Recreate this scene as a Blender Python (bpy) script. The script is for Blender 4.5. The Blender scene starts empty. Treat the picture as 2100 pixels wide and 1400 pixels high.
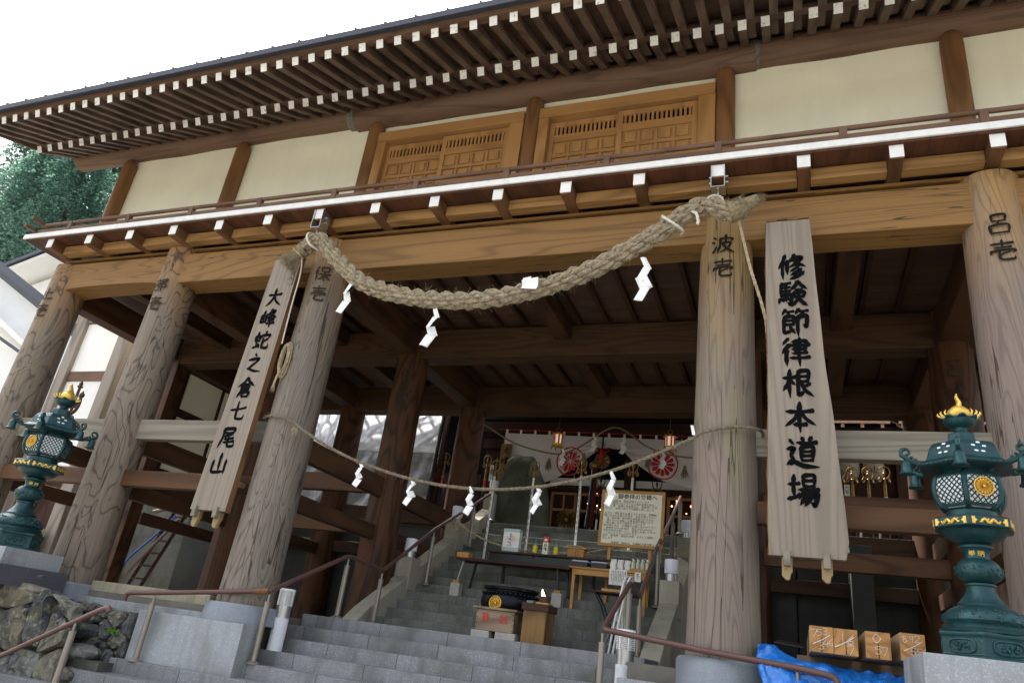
import bpy, bmesh, math, random
from mathutils import Vector as V, Matrix, noise as mnoise
random.seed(7)
S = bpy.context.scene
COL = S.collection
rad = math.radians
# ------------------------------------------------------------------ camera
def aim(yaw, pitch, roll):
    f = V((math.sin(yaw)*math.cos(pitch), math.cos(yaw)*math.cos(pitch), math.sin(pitch)))
    r = V((math.cos(yaw), -math.sin(yaw), 0)); u = r.cross(f)
    return r*math.cos(roll)+u*math.sin(roll), -r*math.sin(roll)+u*math.cos(roll), f
cd = bpy.data.cameras.new("camera"); cam = bpy.data.objects.new("camera", cd); COL.objects.link(cam)
R_, U_, F_ = aim(rad(-23.0026), rad(23.3737), rad(7.88412))
cam.matrix_world = Matrix(((R_.x,U_.x,-F_.x,0),(R_.y,U_.y,-F_.y,-7.5),(R_.z,U_.z,-F_.z,0),(0,0,0,1)))
cd.sensor_width = 36; cd.lens = 36*1471.3/2100; cd.clip_end = 2000; cd.clip_start = .05
S.camera = cam
# ------------------------------------------------------------------ light
SUN_EL, SUN_AZ = rad(58), rad(-60)          # azimuth from +Y clockwise: high behind the gate on the left, so the facade is in shade
W = bpy.data.worlds.new("World"); S.world = W; W.use_nodes = True
wn, wl = W.node_tree.nodes, W.node_tree.links
sky = wn.new('ShaderNodeTexSky'); sky.sky_type = 'NISHITA'; sky.sun_disc = False
sky.sun_elevation = SUN_EL; sky.sun_rotation = SUN_AZ; sky.air_density = 1.2; sky.dust_density = 6; sky.ozone_density = 1
hs = wn.new('ShaderNodeHueSaturation'); hs.inputs['Saturation'].default_value = .4
wl.new(sky.outputs[0], hs.inputs['Color']); wl.new(hs.outputs[0], wn['Background'].inputs['Color'])
wn['Background'].inputs['Strength'].default_value = .12
sl = bpy.data.lights.new("sun", 'SUN'); so = bpy.data.objects.new("sun", sl); COL.objects.link(so)
sl.energy = 2.5; sl.angle = rad(4); sl.color = (1, .97, .93)
sd = V((math.sin(SUN_AZ)*math.cos(SUN_EL), math.cos(SUN_AZ)*math.cos(SUN_EL), math.sin(SUN_EL)))
so.rotation_euler = sd.to_track_quat('Z', 'Y').to_euler()
S.view_settings.view_transform = 'Standard'; S.view_settings.look = 'None'; S.view_settings.gamma = 1
S.view_settings.exposure = 2.2
# ------------------------------------------------------------------ mesh builder
class MB:
    def __init__(s): s.v=[]; s.f=[]
    def add(s, vs, fs):
        n=len(s.v); s.v+= [V(p) for p in vs]; s.f += [tuple(i+n for i in f) for f in fs]; return s
    def box(s,x0,x1,y0,y1,z0,z1):
        return s.add([(x0,y0,z0),(x1,y0,z0),(x1,y1,z0),(x0,y1,z0),(x0,y0,z1),(x1,y0,z1),(x1,y1,z1),(x0,y1,z1)],
            [(3,2,1,0),(4,5,6,7),(0,1,5,4),(1,2,6,5),(2,3,7,6),(3,0,4,7)])
    def bar(s,p,q,w,h,up=(0,0,1)):
        p,q=V(p),V(q); d=(q-p).normalized(); x=d.cross(V(up))
        if x.length<1e-4: x=V((1,0,0))
        x.normalize(); y=x.cross(d).normalized(); x=x*w/2; y=y*h/2
        vs=[p-x-y,p+x-y,p+x+y,p-x+y,q-x-y,q+x-y,q+x+y,q-x+y]
        return s.add(vs,[(0,3,2,1)[::-1],(4,5,6,7)[::-1],(0,1,5,4)[::-1],(1,2,6,5)[::-1],(2,3,7,6)[::-1],(3,0,4,7)[::-1]])
    def tube(s,pts,r,n=8,cap=True,flat=1):
        pts=[V(p) for p in pts]; k=len(pts)
        rr=r if isinstance(r,(list,tuple)) else [r]*k
        t0=(pts[1]-pts[0]).normalized(); a=V((0,0,1)) if abs(t0.z)<.9 else V((1,0,0))
        x=t0.cross(a).normalized(); vs=[];fs=[]
        for i in range(k):
            t=(pts[min(i+1,k-1)]-pts[max(i-1,0)])
            t = t.normalized() if t.length>1e-9 else t0
            x=(x-t*x.dot(t)); x = x.normalized() if x.length>1e-6 else t.orthogonal().normalized()
            y=t.cross(x)
            for j in range(n):
                a_=2*math.pi*j/n; vs.append(pts[i]+(x*math.cos(a_)+y*math.sin(a_)*flat)*rr[i])
        for i in range(k-1):
            for j in range(n):
                j2=(j+1)%n; fs.append((i*n+j,i*n+j2,(i+1)*n+j2,(i+1)*n+j))
        if cap: fs.append(tuple(range(n))[::-1]); fs.append(tuple(range((k-1)*n,k*n)))
        return s.add(vs,fs)
    def lathe(s,prof,c=(0,0,0),n=24,rot=0,caps=True,wob=None):
        c=V(c); vs=[];fs=[]; k=len(prof)
        for i,(r,z) in enumerate(prof):
            for j in range(n):
                a=rot+2*math.pi*j/n; q=r*(1+(wob(a,z) if wob else 0))
                vs.append(c+V((q*math.cos(a),q*math.sin(a),z)))
        for i in range(k-1):
            for j in range(n):
                j2=(j+1)%n; fs.append((i*n+j,i*n+j2,(i+1)*n+j2,(i+1)*n+j))
        if caps: fs.append(tuple(range(n))[::-1]); fs.append(tuple(range((k-1)*n,k*n)))
        return s.add(vs,fs)
    def prism(s,poly,d):               # polygon of 3-D points pushed along d
        d=V(d); n=len(poly); vs=[V(p) for p in poly]+[V(p)+d for p in poly]
        return s.add(vs,[tuple(range(n)),tuple(range(n,2*n))[::-1]]+[(i,i+n,(i+1)%n+n,(i+1)%n) for i in range(n)])
    def ball(s,c,r,n=12,m=8,sc=(1,1,1)):
        prof=[(max(.001,math.sin(math.pi*i/m)),-math.cos(math.pi*i/m)) for i in range(m+1)]
        k=len(s.v); s.lathe(prof,(0,0,0),n)
        for i in range(k,len(s.v)):
            p=s.v[i]; s.v[i]=V(c)+V((p.x*r*sc[0],p.y*r*sc[1],p.z*r*sc[2]))
        return s
    def grid(s,fn,nu,nv):
        vs=[fn(i/nu,j/nv) for j in range(nv+1) for i in range(nu+1)]; w=nu+1
        return s.add(vs,[(j*w+i,j*w+i+1,(j+1)*w+i+1,(j+1)*w+i) for j in range(nv) for i in range(nu)])
    def merge(s,o,M=None):
        return s.add([M@p if M else p for p in o.v],o.f)
def wloc(o):
    p=V((0,0,0))
    while o: p+=o.location; o=o.parent
    return p
def part(name, mb, mat, parent=None, bevel=0, smooth=False, solid=0, label=None, kind=None, sub=0, fix=True):
    me=bpy.data.meshes.new(name); off=wloc(parent) if parent else V((0,0,0))
    base=off
    if not parent and mb.v:              # a thing that is one mesh: origin at the middle of its foot
        xs=[p.x for p in mb.v]; ys=[p.y for p in mb.v]; zs=[p.z for p in mb.v]
        base=V(((min(xs)+max(xs))/2,(min(ys)+max(ys))/2,min(zs)))
    me.from_pydata([p-base for p in mb.v],[],mb.f); me.validate()
    if fix:
        b=bmesh.new(); b.from_mesh(me); bmesh.ops.recalc_face_normals(b,faces=b.faces); b.to_mesh(me); b.free()
    me.materials.append(mat)
    if smooth:
        for p in me.polygons: p.use_smooth=True
    o=bpy.data.objects.new(name,me); COL.objects.link(o)
    if parent: o.parent=parent
    else: o.location=base
    if solid: m=o.modifiers.new('thick','SOLIDIFY'); m.thickness=solid; m.offset=0
    if bevel: m=o.modifiers.new('edge','BEVEL'); m.width=bevel; m.segments=2; m.limit_method='ANGLE'; m.angle_limit=rad(35)
    if sub: m=o.modifiers.new('sub','SUBSURF'); m.levels=m.render_levels=sub
    if smooth and not bevel:
        try: me.set_sharp_from_angle(angle=rad(38))
        except Exception: pass
    if label: o['label']=label
    if kind: o['kind']=kind
    return o
def thing(name,label,cat,loc,group=None):
    o=bpy.data.objects.new(name,None); o.empty_display_size=.1; COL.objects.link(o); o.location=loc
    o['label']=label; o['category']=cat
    if group: o['group']=group
    return o
def tag(o,label,cat,group=None):
    o['label']=label; o['category']=cat
    if group: o['group']=group
    return o
def struct(name,mb,mat,**k):
    o=part(name,mb,mat,**k); o['kind']='structure'; return o
def clone(o,parent,dx=V((0,0,0)),top=True):
    c=o.copy(); COL.objects.link(c); c.parent=parent
    if top: c.location=o.location+dx
    for ch in list(o.children): clone(ch,c,top=False)
    return c
# ------------------------------------------------------------------ materials
def lin(h):
    h=h.lstrip('#'); c=[int(h[i:i+2],16)/255 for i in (0,2,4)]
    return tuple(x/12.92 if x<=.04045 else ((x+.055)/1.055)**2.4 for x in c)+(1,)
def newmat(name):
    m=bpy.data.materials.new(name); m.use_nodes=True; nt=m.node_tree
    return m,nt.nodes,nt.links,nt.nodes['Principled BSDF']
def plain(name,hexc,rough=.6,metal=0,var=.12,scale=6,bump=0,bscale=40,emit=0,spec=.4,trans=0,rnd=0,streak=0):
    m,n,l,b=newmat(name); c=lin(hexc)
    tc=n.new('ShaderNodeTexCoord'); nz=n.new('ShaderNodeTexNoise'); nz.inputs['Scale'].default_value=scale; nz.inputs['Detail'].default_value=6
    l.new(tc.outputs['Object'],nz.inputs['Vector'])
    rp=n.new('ShaderNodeValToRGB'); rp.color_ramp.elements[0].position=.3; rp.color_ramp.elements[1].position=.7
    rp.color_ramp.elements[0].color=tuple(x*(1-var) for x in c[:3])+(1,); rp.color_ramp.elements[1].color=tuple(min(1,x*(1+var)) for x in c[:3])+(1,)
    l.new(nz.outputs[0],rp.inputs[0]); cc=rp.outputs[0]
    if rnd:
        oi=n.new('ShaderNodeObjectInfo'); cc=mixc(n,l,M_(n,l,'MULTIPLY',oi.outputs['Random'],rnd),cc,tuple(x*.45 for x in c[:3])+(1,))
        va=n.new('ShaderNodeVectorMath'); va.operation='ADD'; cx=n.new('ShaderNodeCombineXYZ'); l.new(M_(n,l,'MULTIPLY',oi.outputs['Random'],50),cx.inputs[0]); l.new(tc.outputs['Object'],va.inputs[0]); l.new(cx.outputs[0],va.inputs[1])
        n3=n.new('ShaderNodeTexNoise'); n3.inputs['Scale'].default_value=22; n3.inputs['Detail'].default_value=5; l.new(va.outputs[0],n3.inputs['Vector'])
        cc=mixc(n,l,M_(n,l,'MULTIPLY',M_(n,l,'SUBTRACT',n3.outputs[0],.58),6,True),cc,tuple(x*.35 for x in c[:3])+(1,))
    if streak:
        mp=n.new('ShaderNodeMapping'); mp.inputs['Scale'].default_value=(5,5,.45); l.new(tc.outputs['Object'],mp.inputs['Vector']); n4=n.new('ShaderNodeTexNoise'); n4.inputs['Scale'].default_value=1.6; n4.inputs['Detail'].default_value=6; l.new(mp.outputs[0],n4.inputs['Vector'])
        cc=mixc(n,l,M_(n,l,'MULTIPLY',M_(n,l,'SUBTRACT',n4.outputs[0],.5),streak,True),cc,tuple(x*.6 for x in c[:3])+(1,))
    l.new(cc,b.inputs['Base Color'])
    b.inputs['Roughness'].default_value=rough; b.inputs['Metallic'].default_value=metal; b.inputs['Specular IOR Level'].default_value=spec
    if trans: b.inputs['Transmission Weight'].default_value=trans
    if emit: b.inputs['Emission Color'].default_value=c; b.inputs['Emission Strength'].default_value=emit
    if bump:
        n2=n.new('ShaderNodeTexNoise'); n2.inputs['Scale'].default_value=bscale; n2.inputs['Detail'].default_value=5; l.new(tc.outputs['Object'],n2.inputs['Vector'])
        bp=n.new('ShaderNodeBump'); bp.inputs['Strength'].default_value=bump; bp.inputs['Distance'].default_value=.02
        l.new(n2.outputs[0],bp.inputs['Height']); l.new(bp.outputs[0],b.inputs['Normal'])
    return m
def M_(n,l,op,a,b=None,clamp=False):
    x=n.new('ShaderNodeMath'); x.operation=op; x.use_clamp=clamp
    for i,q in enumerate((a,b)):
        if q is None: continue
        if isinstance(q,(int,float)): x.inputs[i].default_value=q
        else: l.new(q,x.inputs[i])
    return x.outputs[0]
def mixc(n,l,f,a,b):
    x=n.new('ShaderNodeMix'); x.data_type='RGBA'; x.clamp_factor=True
    for k,q in ((0,f),(6,a),(7,b)):
        if isinstance(q,(int,float)): x.inputs[k].default_value=q
        elif isinstance(q,tuple): x.inputs[k].default_value=q
        else: l.new(q,x.inputs[k])
    return x.outputs[2]
def wood(name,light,dark,axis='X',grain=1.0,rings=9,line=.35,rough=.62,weather=None,wz=(1.5,4.2),figure=0,moss=0,knots=.5,bump=.25,plank=0,along=.35,sharp=2.5,fs=1.5,crack=0):
    """sawn or turned timber: long grain, growth-ring contours, a few knots; 'weather' = bleached colour low down where rain reaches"""
    m,n,l,b=newmat(name); cl,cdk=lin(light),lin(dark)
    tc=n.new('ShaderNodeTexCoord'); oi=n.new('ShaderNodeObjectInfo')
    av=n.new('ShaderNodeVectorMath'); av.operation='ADD'; sc=n.new('ShaderNodeVectorMath'); sc.operation='SCALE'; sc.inputs['Scale'].default_value=37
    cv=n.new('ShaderNodeCombineXYZ')
    for i in range(3): l.new(oi.outputs['Random'],cv.inputs[i])
    l.new(cv.outputs[0],sc.inputs[0]); l.new(tc.outputs['Object'],av.inputs[0]); l.new(sc.outputs[0],av.inputs[1])
    def mapped(sx,sl):
        mp=n.new('ShaderNodeMapping'); s=[sx,sx,sx]; s['XYZ'.index(axis)]=sl; mp.inputs['Scale'].default_value=s; l.new(av.outputs[0],mp.inputs['Vector']); return mp.outputs[0]
    def nz(vec,scale,det=4,dist=0,rgh=.5):
        q=n.new('ShaderNodeTexNoise'); q.inputs['Scale'].default_value=scale; q.inputs['Detail'].default_value=det; q.inputs['Distortion'].default_value=dist; q.inputs['Roughness'].default_value=rgh; l.new(vec,q.inputs['Vector']); return q.outputs[0]
    fig=nz(mapped(1.0,along),fs,2,figure,.45)                    # slow field whose contours are the rings
    rg=M_(n,l,'SINE',M_(n,l,'MULTIPLY',fig,rings*6.28))
    rg=M_(n,l,'POWER',M_(n,l,'MULTIPLY',M_(n,l,'ADD',rg,1.0),.5),sharp)
    fine=nz(mapped(38*grain,1.3),1,5,0,.6); broad=nz(mapped(3.5,.35),1,4)
    col=mixc(n,l,broad,cl,mixc(n,l,.55,cl,cdk))
    col=mixc(n,l,M_(n,l,'MULTIPLY',M_(n,l,'SUBTRACT',fine,.42),2.4*line,True),col,cdk)
    col=mixc(n,l,M_(n,l,'MULTIPLY',rg,line*1.4,True),col,tuple(x*.55 for x in cdk[:3])+(1,))
    if weather:
        sx=n.new('ShaderNodeSeparateXYZ'); l.new(tc.outputs['Object'],sx.inputs[0])
        mr=n.new('ShaderNodeMapRange'); mr.inputs[1].default_value=wz[0]; mr.inputs[2].default_value=wz[1]; mr.inputs[3].default_value=1; mr.inputs[4].default_value=0
        l.new(M_(n,l,'ADD',sx.outputs[2],M_(n,l,'MULTIPLY',M_(n,l,'SUBTRACT',nz(mapped(2.2,.5),1.2,5),.5),3.2)),mr.inputs[0])
        wc=lin(weather); wcol=mixc(n,l,broad,wc,tuple(x*.72 for x in wc[:3])+(1,))
        wcol=mixc(n,l,M_(n,l,'MULTIPLY',M_(n,l,'SUBTRACT',fine,.40),3.0*line,True),wcol,tuple(x*.35 for x in wc[:3])+(1,))
        wcol=mixc(n,l,M_(n,l,'MULTIPLY',rg,line*1.3,True),wcol,tuple(x*.22 for x in wc[:3])+(1,))
        col=mixc(n,l,mr.outputs[0],col,wcol)
    if moss:
        mm=M_(n,l,'MULTIPLY',M_(n,l,'SUBTRACT',nz(mapped(1.6,.3),1,4),.52),moss*5,True)
        col=mixc(n,l,mm,col,lin('8a8a4a'))
    if knots:
        vo=n.new('ShaderNodeTexVoronoi'); vo.inputs['Scale'].default_value=1.7; l.new(mapped(1.0,.8),vo.inputs['Vector'])
        kn=M_(n,l,'MULTIPLY',M_(n,l,'SUBTRACT',.045,vo.outputs['Distance']),40*knots,True)
        col=mixc(n,l,kn,col,tuple(x*.3 for x in cdk[:3])+(1,))
    if crack:
        ca=nz(mapped(6,.16),1,3); cb=nz(mapped(2.1,.4),1,2)
        ck=M_(n,l,'MULTIPLY',M_(n,l,'LESS_THAN',M_(n,l,'ABSOLUTE',M_(n,l,'SUBTRACT',ca,.5)),.006*crack),M_(n,l,'GREATER_THAN',cb,.5))
        col=mixc(n,l,M_(n,l,'MULTIPLY',ck,.75),col,tuple(x*.18 for x in cdk[:3])+(1,))
    if plank:
        sx2=n.new('ShaderNodeSeparateXYZ'); l.new(tc.outputs['Object'],sx2.inputs[0])
        fr=M_(n,l,'FRACT',M_(n,l,'DIVIDE',sx2.outputs[{'X':1,'Y':0,'Z':0}[axis]],plank))
        col=mixc(n,l,M_(n,l,'LESS_THAN',fr,.03),col,tuple(x*.15 for x in cdk[:3])+(1,))
        fl=M_(n,l,'FLOOR',M_(n,l,'DIVIDE',sx2.outputs[{'X':1,'Y':0,'Z':0}[axis]],plank)); wn_=n.new('ShaderNodeTexWhiteNoise'); wn_.noise_dimensions='1D'; l.new(fl,wn_.inputs['W'])
        col=mixc(n,l,M_(n,l,'MULTIPLY',wn_.outputs['Value'],.5),col,cdk)
    l.new(col,b.inputs['Base Color']); b.inputs['Roughness'].default_value=rough; b.inputs['Specular IOR Level'].default_value=.3
    bp=n.new('ShaderNodeBump'); bp.inputs['Strength'].default_value=bump; bp.inputs['Distance'].default_value=.006
    l.new(M_(n,l,'SUBTRACT',fine,M_(n,l,'MULTIPLY',rg,.5)),bp.inputs['Height']); l.new(bp.outputs[0],b.inputs['Normal'])
    return m
def granite(name,hexc,joint=0,dirt=.5,rough=.75,speck=1):
    m,n,l,b=newmat(name); c=lin(hexc); tc=n.new('ShaderNodeTexCoord'); oi=n.new('ShaderNodeObjectInfo')
    def nz(scale,det=3,vec=None):
        q=n.new('ShaderNodeTexNoise'); q.inputs['Scale'].default_value=scale; q.inputs['Detail'].default_value=det; l.new(vec or tc.outputs['Object'],q.inputs['Vector']); return q.outputs[0]
    sp=nz(260,2); s2=nz(90,2)
    col=mixc(n,l,M_(n,l,'MULTIPLY',M_(n,l,'SUBTRACT',sp,.5),5*speck,True),c,tuple(x*.28 for x in c[:3])+(1,))
    col=mixc(n,l,M_(n,l,'MULTIPLY',M_(n,l,'SUBTRACT',s2,.55),5*speck,True),col,tuple(min(1,x*1.9) for x in c[:3])+(1,))
    mp=n.new('ShaderNodeMapping'); mp.inputs['Scale'].default_value=(9,9,.9); l.new(tc.outputs['Object'],mp.inputs['Vector'])
    d2=nz(1,4,mp.outputs[0]); col=mixc(n,l,M_(n,l,'MULTIPLY',M_(n,l,'SUBTRACT',d2,.5),3.2*dirt,True),col,tuple(x*y for x,y in zip(c[:3],(.4,.4,.34)))+(1,))
    d1=nz(2.3,6); col=mixc(n,l,M_(n,l,'MULTIPLY',M_(n,l,'SUBTRACT',d1,.46),4*dirt,True),col,tuple(x*y for x,y in zip(c[:3],(.45,.45,.36)))+(1,))
    if joint:
        sx=n.new('ShaderNodeSeparateXYZ'); l.new(tc.outputs['Object'],sx.inputs[0])
        q=M_(n,l,'DIVIDE',M_(n,l,'ADD',sx.outputs[0],M_(n,l,'MULTIPLY',oi.outputs['Random'],9)),joint)
        fr=M_(n,l,'FRACT',q); wn_=n.new('ShaderNodeTexWhiteNoise'); wn_.noise_dimensions='2D'
        l.new(M_(n,l,'FLOOR',q),wn_.inputs['W']) if False else None
        cv=n.new('ShaderNodeCombineXYZ'); l.new(M_(n,l,'FLOOR',q),cv.inputs[0]); l.new(oi.outputs['Random'],cv.inputs[1]); l.new(cv.outputs[0],wn_.inputs['Vector'])
        col=mixc(n,l,M_(n,l,'MULTIPLY',wn_.outputs['Value'],.38),col,tuple(x*.42 for x in c[:3])+(1,))
        col=mixc(n,l,M_(n,l,'LESS_THAN',fr,.008),col,(.03,.028,.022,1))
    l.new(col,b.inputs['Base Color']); b.inputs['Roughness'].default_value=rough
    bp=n.new('ShaderNodeBump'); bp.inputs['Strength'].default_value=.15; bp.inputs['Distance'].default_value=.004; l.new(sp,bp.inputs['Height']); l.new(bp.outputs[0],b.inputs['Normal'])
    return m
def rock(name,cols,scale=3,rough=.85):
    m,n,l,b=newmat(name); tc=n.new('ShaderNodeTexCoord'); ge=n.new('ShaderNodeNewGeometry')
    def nz(scale,det=6):
        q=n.new('ShaderNodeTexNoise'); q.inputs['Scale'].default_value=scale; q.inputs['Detail'].default_value=det; q.inputs['Roughness'].default_value=.65; l.new(tc.outputs['Object'],q.inputs['Vector']); return q.outputs[0]
    rp=n.new('ShaderNodeValToRGB'); e=rp.color_ramp.elements
    while len(e)<len(cols): e.new(.5)
    for i,h in enumerate(cols): e[i].position=i/(len(cols)-1); e[i].color=lin(h)
    l.new(ge.outputs['Random Per Island'],rp.inputs[0])
    a=nz(scale); col=mixc(n,l,M_(n,l,'MULTIPLY',M_(n,l,'SUBTRACT',a,.42),4.5,True),rp.outputs[0],lin('20242a'))
    c2=nz(scale*5); col=mixc(n,l,M_(n,l,'MULTIPLY',M_(n,l,'SUBTRACT',c2,.52),4,True),col,lin('a39c86'))
    c3=nz(scale*.7,3); col=mixc(n,l,M_(n,l,'MULTIPLY',M_(n,l,'SUBTRACT',c3,.58),3,True),col,lin('6a6534'))
    l.new(col,b.inputs['Base Color']); b.inputs['Roughness'].default_value=rough
    bp=n.new('ShaderNodeBump'); bp.inputs['Strength'].default_value=.9; bp.inputs['Distance'].default_value=.03; l.new(nz(scale*4,8),bp.inputs['Height']); l.new(bp.outputs[0],b.inputs['Normal'])
    return m
WARM=('c49a5e','8a5c2c')
m_pilA=wood('pillar wood with burl figure','a37f55','553a22','Z',.7,10,.6,weather='8d7f70',wz=(3.7,5.0),figure=1.0,knots=.15,along=.42,bump=.6,sharp=14,fs=1.9,crack=.6)
m_pilB=wood('pillar wood straight grained','ab8856','65482a','Z',1.7,26,.5,weather='8b8074',wz=(3.7,5.0),figure=1.1,knots=.15,along=.12,bump=.9,sharp=9,fs=2.6,crack=1.6)
m_pilC=wood('pillar wood mossy','a68652','67492b','Z',1.5,22,.3,weather='8b7d72',wz=(3.2,4.9),figure=.7,knots=.15,along=.085,moss=.45,bump=.6,sharp=6,fs=2.2,crack=1)
m_pilD=wood('pillar wood smooth','a68658','674a2c','Z',1.6,16,.28,weather='918278',wz=(3.4,4.9),figure=.9,knots=.1,along=.12,bump=.5,sharp=7,fs=2.2,crack=.8)
m_pilIn=wood('inner pillar wood','5e3b20','28170c','Z',.6,10,.5,figure=.8,knots=.3,along=.2)  # inner pillars coloured darker than the front ones to deepen the interior shade
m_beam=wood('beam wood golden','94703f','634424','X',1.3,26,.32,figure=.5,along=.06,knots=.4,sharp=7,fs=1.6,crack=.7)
m_beamY=wood('cross beam wood','54371f','2e1c10','Y',.6,7,.4,along=.2)  # cross beams darkened in colour to add to the interior shade
m_beamIn=wood('inner beam wood','523820','2c1c0e','X',.8,14,.35,figure=.6,along=.1)  # darker than the front beam: interior shade put into the colour
m_grey=wood('weathered rail wood','928b7b','6a6254','X',.9,13,.35,figure=.7,along=.1,knots=.2)
m_rail=wood('lower rail wood','6a4a2e','42291a','X',.7,7,.4,along=.15)
m_raf=wood('rafter wood','705c4e','43362c','Y',.7,6,.4,along=.2)
m_purl=wood('purlin wood','785d49','4c3829','X',.9,16,.3,along=.08,figure=.4,sharp=5)
m_post=wood('upper post wood','906640','604328','Z',.7,7,.35,along=.18)
m_door=wood('door wood','b88c58','94693c','Z',.8,6,.25,along=.2,knots=.15)
m_doorh=wood('door rail wood','b48854','8e653a','X',.8,6,.25,along=.2,knots=.15)
m_balc=wood('balcony soffit boards','6a4430','3c2519','Y',.7,5,.35,plank=.14)
m_ceil=wood('ceiling boards','684e3e','463328','X',.7,5,.3,plank=.21)  # ceiling boards darkened in colour to dim the interior
m_joist=wood('ceiling joist wood','482d1d','26170e','Y',.7,5,.3)  # joists darkened with the other inner woods for the interior shade
m_joistB=wood('balcony joist wood','7d5a3c','4a3220','Y',.7,5,.35)
m_block=wood('blocking beam wood','a98350','75522c','X',1.2,14,.35,along=.08)
m_railing=wood('railing wood','7a5d4c','55402f','X',.7,5,.3)
m_sign=wood('sign board wood','968a7b','766b5f','Z',1.0,26,.22,figure=.25,along=.035,knots=.1)
m_signedge=wood('sign board edge bark','846240','573c22','Z',.7,5,.4)
m_red=wood('red brown hall wood','4c2a1c','28160f','Z',.7,5,.3,plank=.3)
m_eave=wood('eave board wood','5c4538','35281f','X',.7,6,.3)
m_redX=wood('red brown hall beam','45291c','24150e','X',.7,5,.3)
m_boxw=wood('offering box wood','a08d76','6d5a45','X',.7,8,.45,along=.25,figure=.6)
m_stand=wood('incense stand wood','8f6f42','5a4122','Z',.7,10,.5,along=.2,figure=.6)
m_pine=wood('pale pine','bf9255','9a6c34','X',.7,6,.25,along=.2,knots=.15)
m_hook=wood('weathered hook wood','a68f68','7a6644','Z',.7,6,.25)
m_lumber=wood('sawn timber side','c4a888','a58460','Y',.7,6,.25,along=.15,knots=.3)
m_end=wood('sawn timber end grain','c09058','8e5f30','Y',.3,16,.35,along=1)
m_brownboard=wood('dark stained boards','5b4038','33221d','Z',.7,5,.3,plank=.13)
m_greypost=wood('grey square post','a39a90','6d6258','Z',.7,7,.35,along=.12)
m_tablew=wood('dark table top','4d3528','2b1c14','X',.7,5,.3)
m_plas=plain('cream plaster','f1eed4',.85,0,.05,1.3,.08,60,streak=.3)
m_white=plain('white end paint','eeece4',.6,0,.05,30,rnd=.28)
m_whitew=plain('white gloss paint','e6e6e2',.5,0,.06,9,streak=.8)
m_wwall=plain('white house wall','f3f3f0',.8,0,.04,1.2,streak=.25)
m_chalk=plain('chalk','d9d2c6',.9,0,.3,60)
m_ink=plain('black ink','0b0b0e',.9,0,.1,spec=.1)
m_inkfade=plain('faded black ink','40372e',.85,0,.35,14,spec=.1)
m_inkmid=plain('weathered black ink','26231f',.85,0,.35,14,spec=.1)
m_redink=plain('red paint','b03028',.6)
m_roof=plain('roof metal','4c4f5a',.5,.3,.1,3)
m_slate=plain('dark blue roof metal','2c3342',.5,0,.1)
m_steel=plain('stainless steel','b8b8b6',.3,.9,.08,20)
m_railpost=plain('bronze anodised post','8d857c',.42,.55,.06)
m_handrail=plain('brown vinyl handrail','5d413b',.35,0,.08,8)
m_handtape=plain('brown tape','70492a',.6,0,.3,30)
m_gran=granite('granite','999da1',0,.7,.75,.55)
m_base=granite('blue grey base stone','80878f',0,.35,.6,.45)
m_step=granite('granite steps','85878a',.92,.9)
m_stepU=granite('granite inner steps','73756e',.8,1.0)  # darker tone than the outer steps
m_dgran=granite('dark polished granite','55555e',0,.1,.35)
m_conc=plain('pale concrete','a09c8c',.85,0,.16,3,.25,50,streak=1.6)
m_dconc=plain('dark concrete','3e413d',.8,0,.3,1.4,.25,30)  # dark mottled grey
m_agg=granite('exposed aggregate','9d9580',0,.7,.8,1)
m_rock=rock('rubble stone',['565b5c','7d807b','716a58','4c5356','8d8670','676d6c'],2.6)
m_mon=plain('mossy monument stone','4c5142',.8,0,.45,2.2,.6,14)
m_mortar=plain('dark mortar','4a4a44',.9,0,.3,6,.5,40)
m_soil=plain('gravelly ground','6a665e',.9,0,.2,4,.3,60)
m_paving=granite('plaza paving','8e8c88',0,.4)
m_teal=plain('verdigris bronze','1a4043',.4,.35,.3,9,.2,50,spec=.5,streak=2.2)
m_gold=plain('gold leaf','e2ba58',.38,.5,.12,15)
m_brass=plain('aged brass','8f7348',.4,.8,.2,15)
m_rust=plain('rusty iron','5a4438',.7,.4,.25,20)
m_iron=plain('black iron','14161c',.35,.6,.2,12)
m_paper=plain('white paper','f0f0ee',.7,0,.02)
m_lpane=plain('lantern pane','dfe2e4',.5,0,.05,20)
m_straw=plain('straw rope','b3a283',.9,0,.35,22,.6,180)
m_strawg=plain('weathered straw rope','9d9078',.95,0,.4,30,.6,200)
m_strawd=plain('old straw ends','8a7d63',.95,0,.35,30,.5,200)
m_thin=plain('old thin rope','7c715e',.95,0,.4,30,.6,200)
m_wcord=plain('white cotton cord','d9d4c4',.9,0,.12,40,.4,200)
m_tarp=plain('blue tarpaulin','1b6fc4',.3,0,.16,7,.7,22,spec=.7)
m_cloth=plain('white curtain cloth','dcd8d6',.85,0,.05,4)
m_crest=plain('red dye','b3262c',.8,0,.05)
m_dred=plain('dark red cloth','591a1e',.85,0,.2)
m_plastic=plain('translucent plastic sheet','dfe3ef',.25,0,.12,5,.6,16,spec=.7)
m_sheet2=plain('dull plastic sheet','77797c',.35,0,.35,6,.6,16,spec=.6)
m_black=plain('black lacquer','121214',.3,0,.1)
m_dark=plain('black shade fill','0d0b0a',.9,0,.1)  # near-black put in for the shade inside openings and the hall
m_cream=plain('cream notice paper','e3e1cc',.75,0,.03)
m_dimpaper=plain('dimmed lantern paper','8f897c',.8,0,.1)  # white lantern paper coloured grey to keep it dim under the hall eave
m_glow=plain('warm lamp','ffb070',.5,0,0,emit=1.6)
m_pglow=plain('lit lantern pane','ffc8b0',.5,0,0,emit=.13)
m_flame=plain('flame','ffd9a0',.5,0,0,emit=3)
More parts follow.
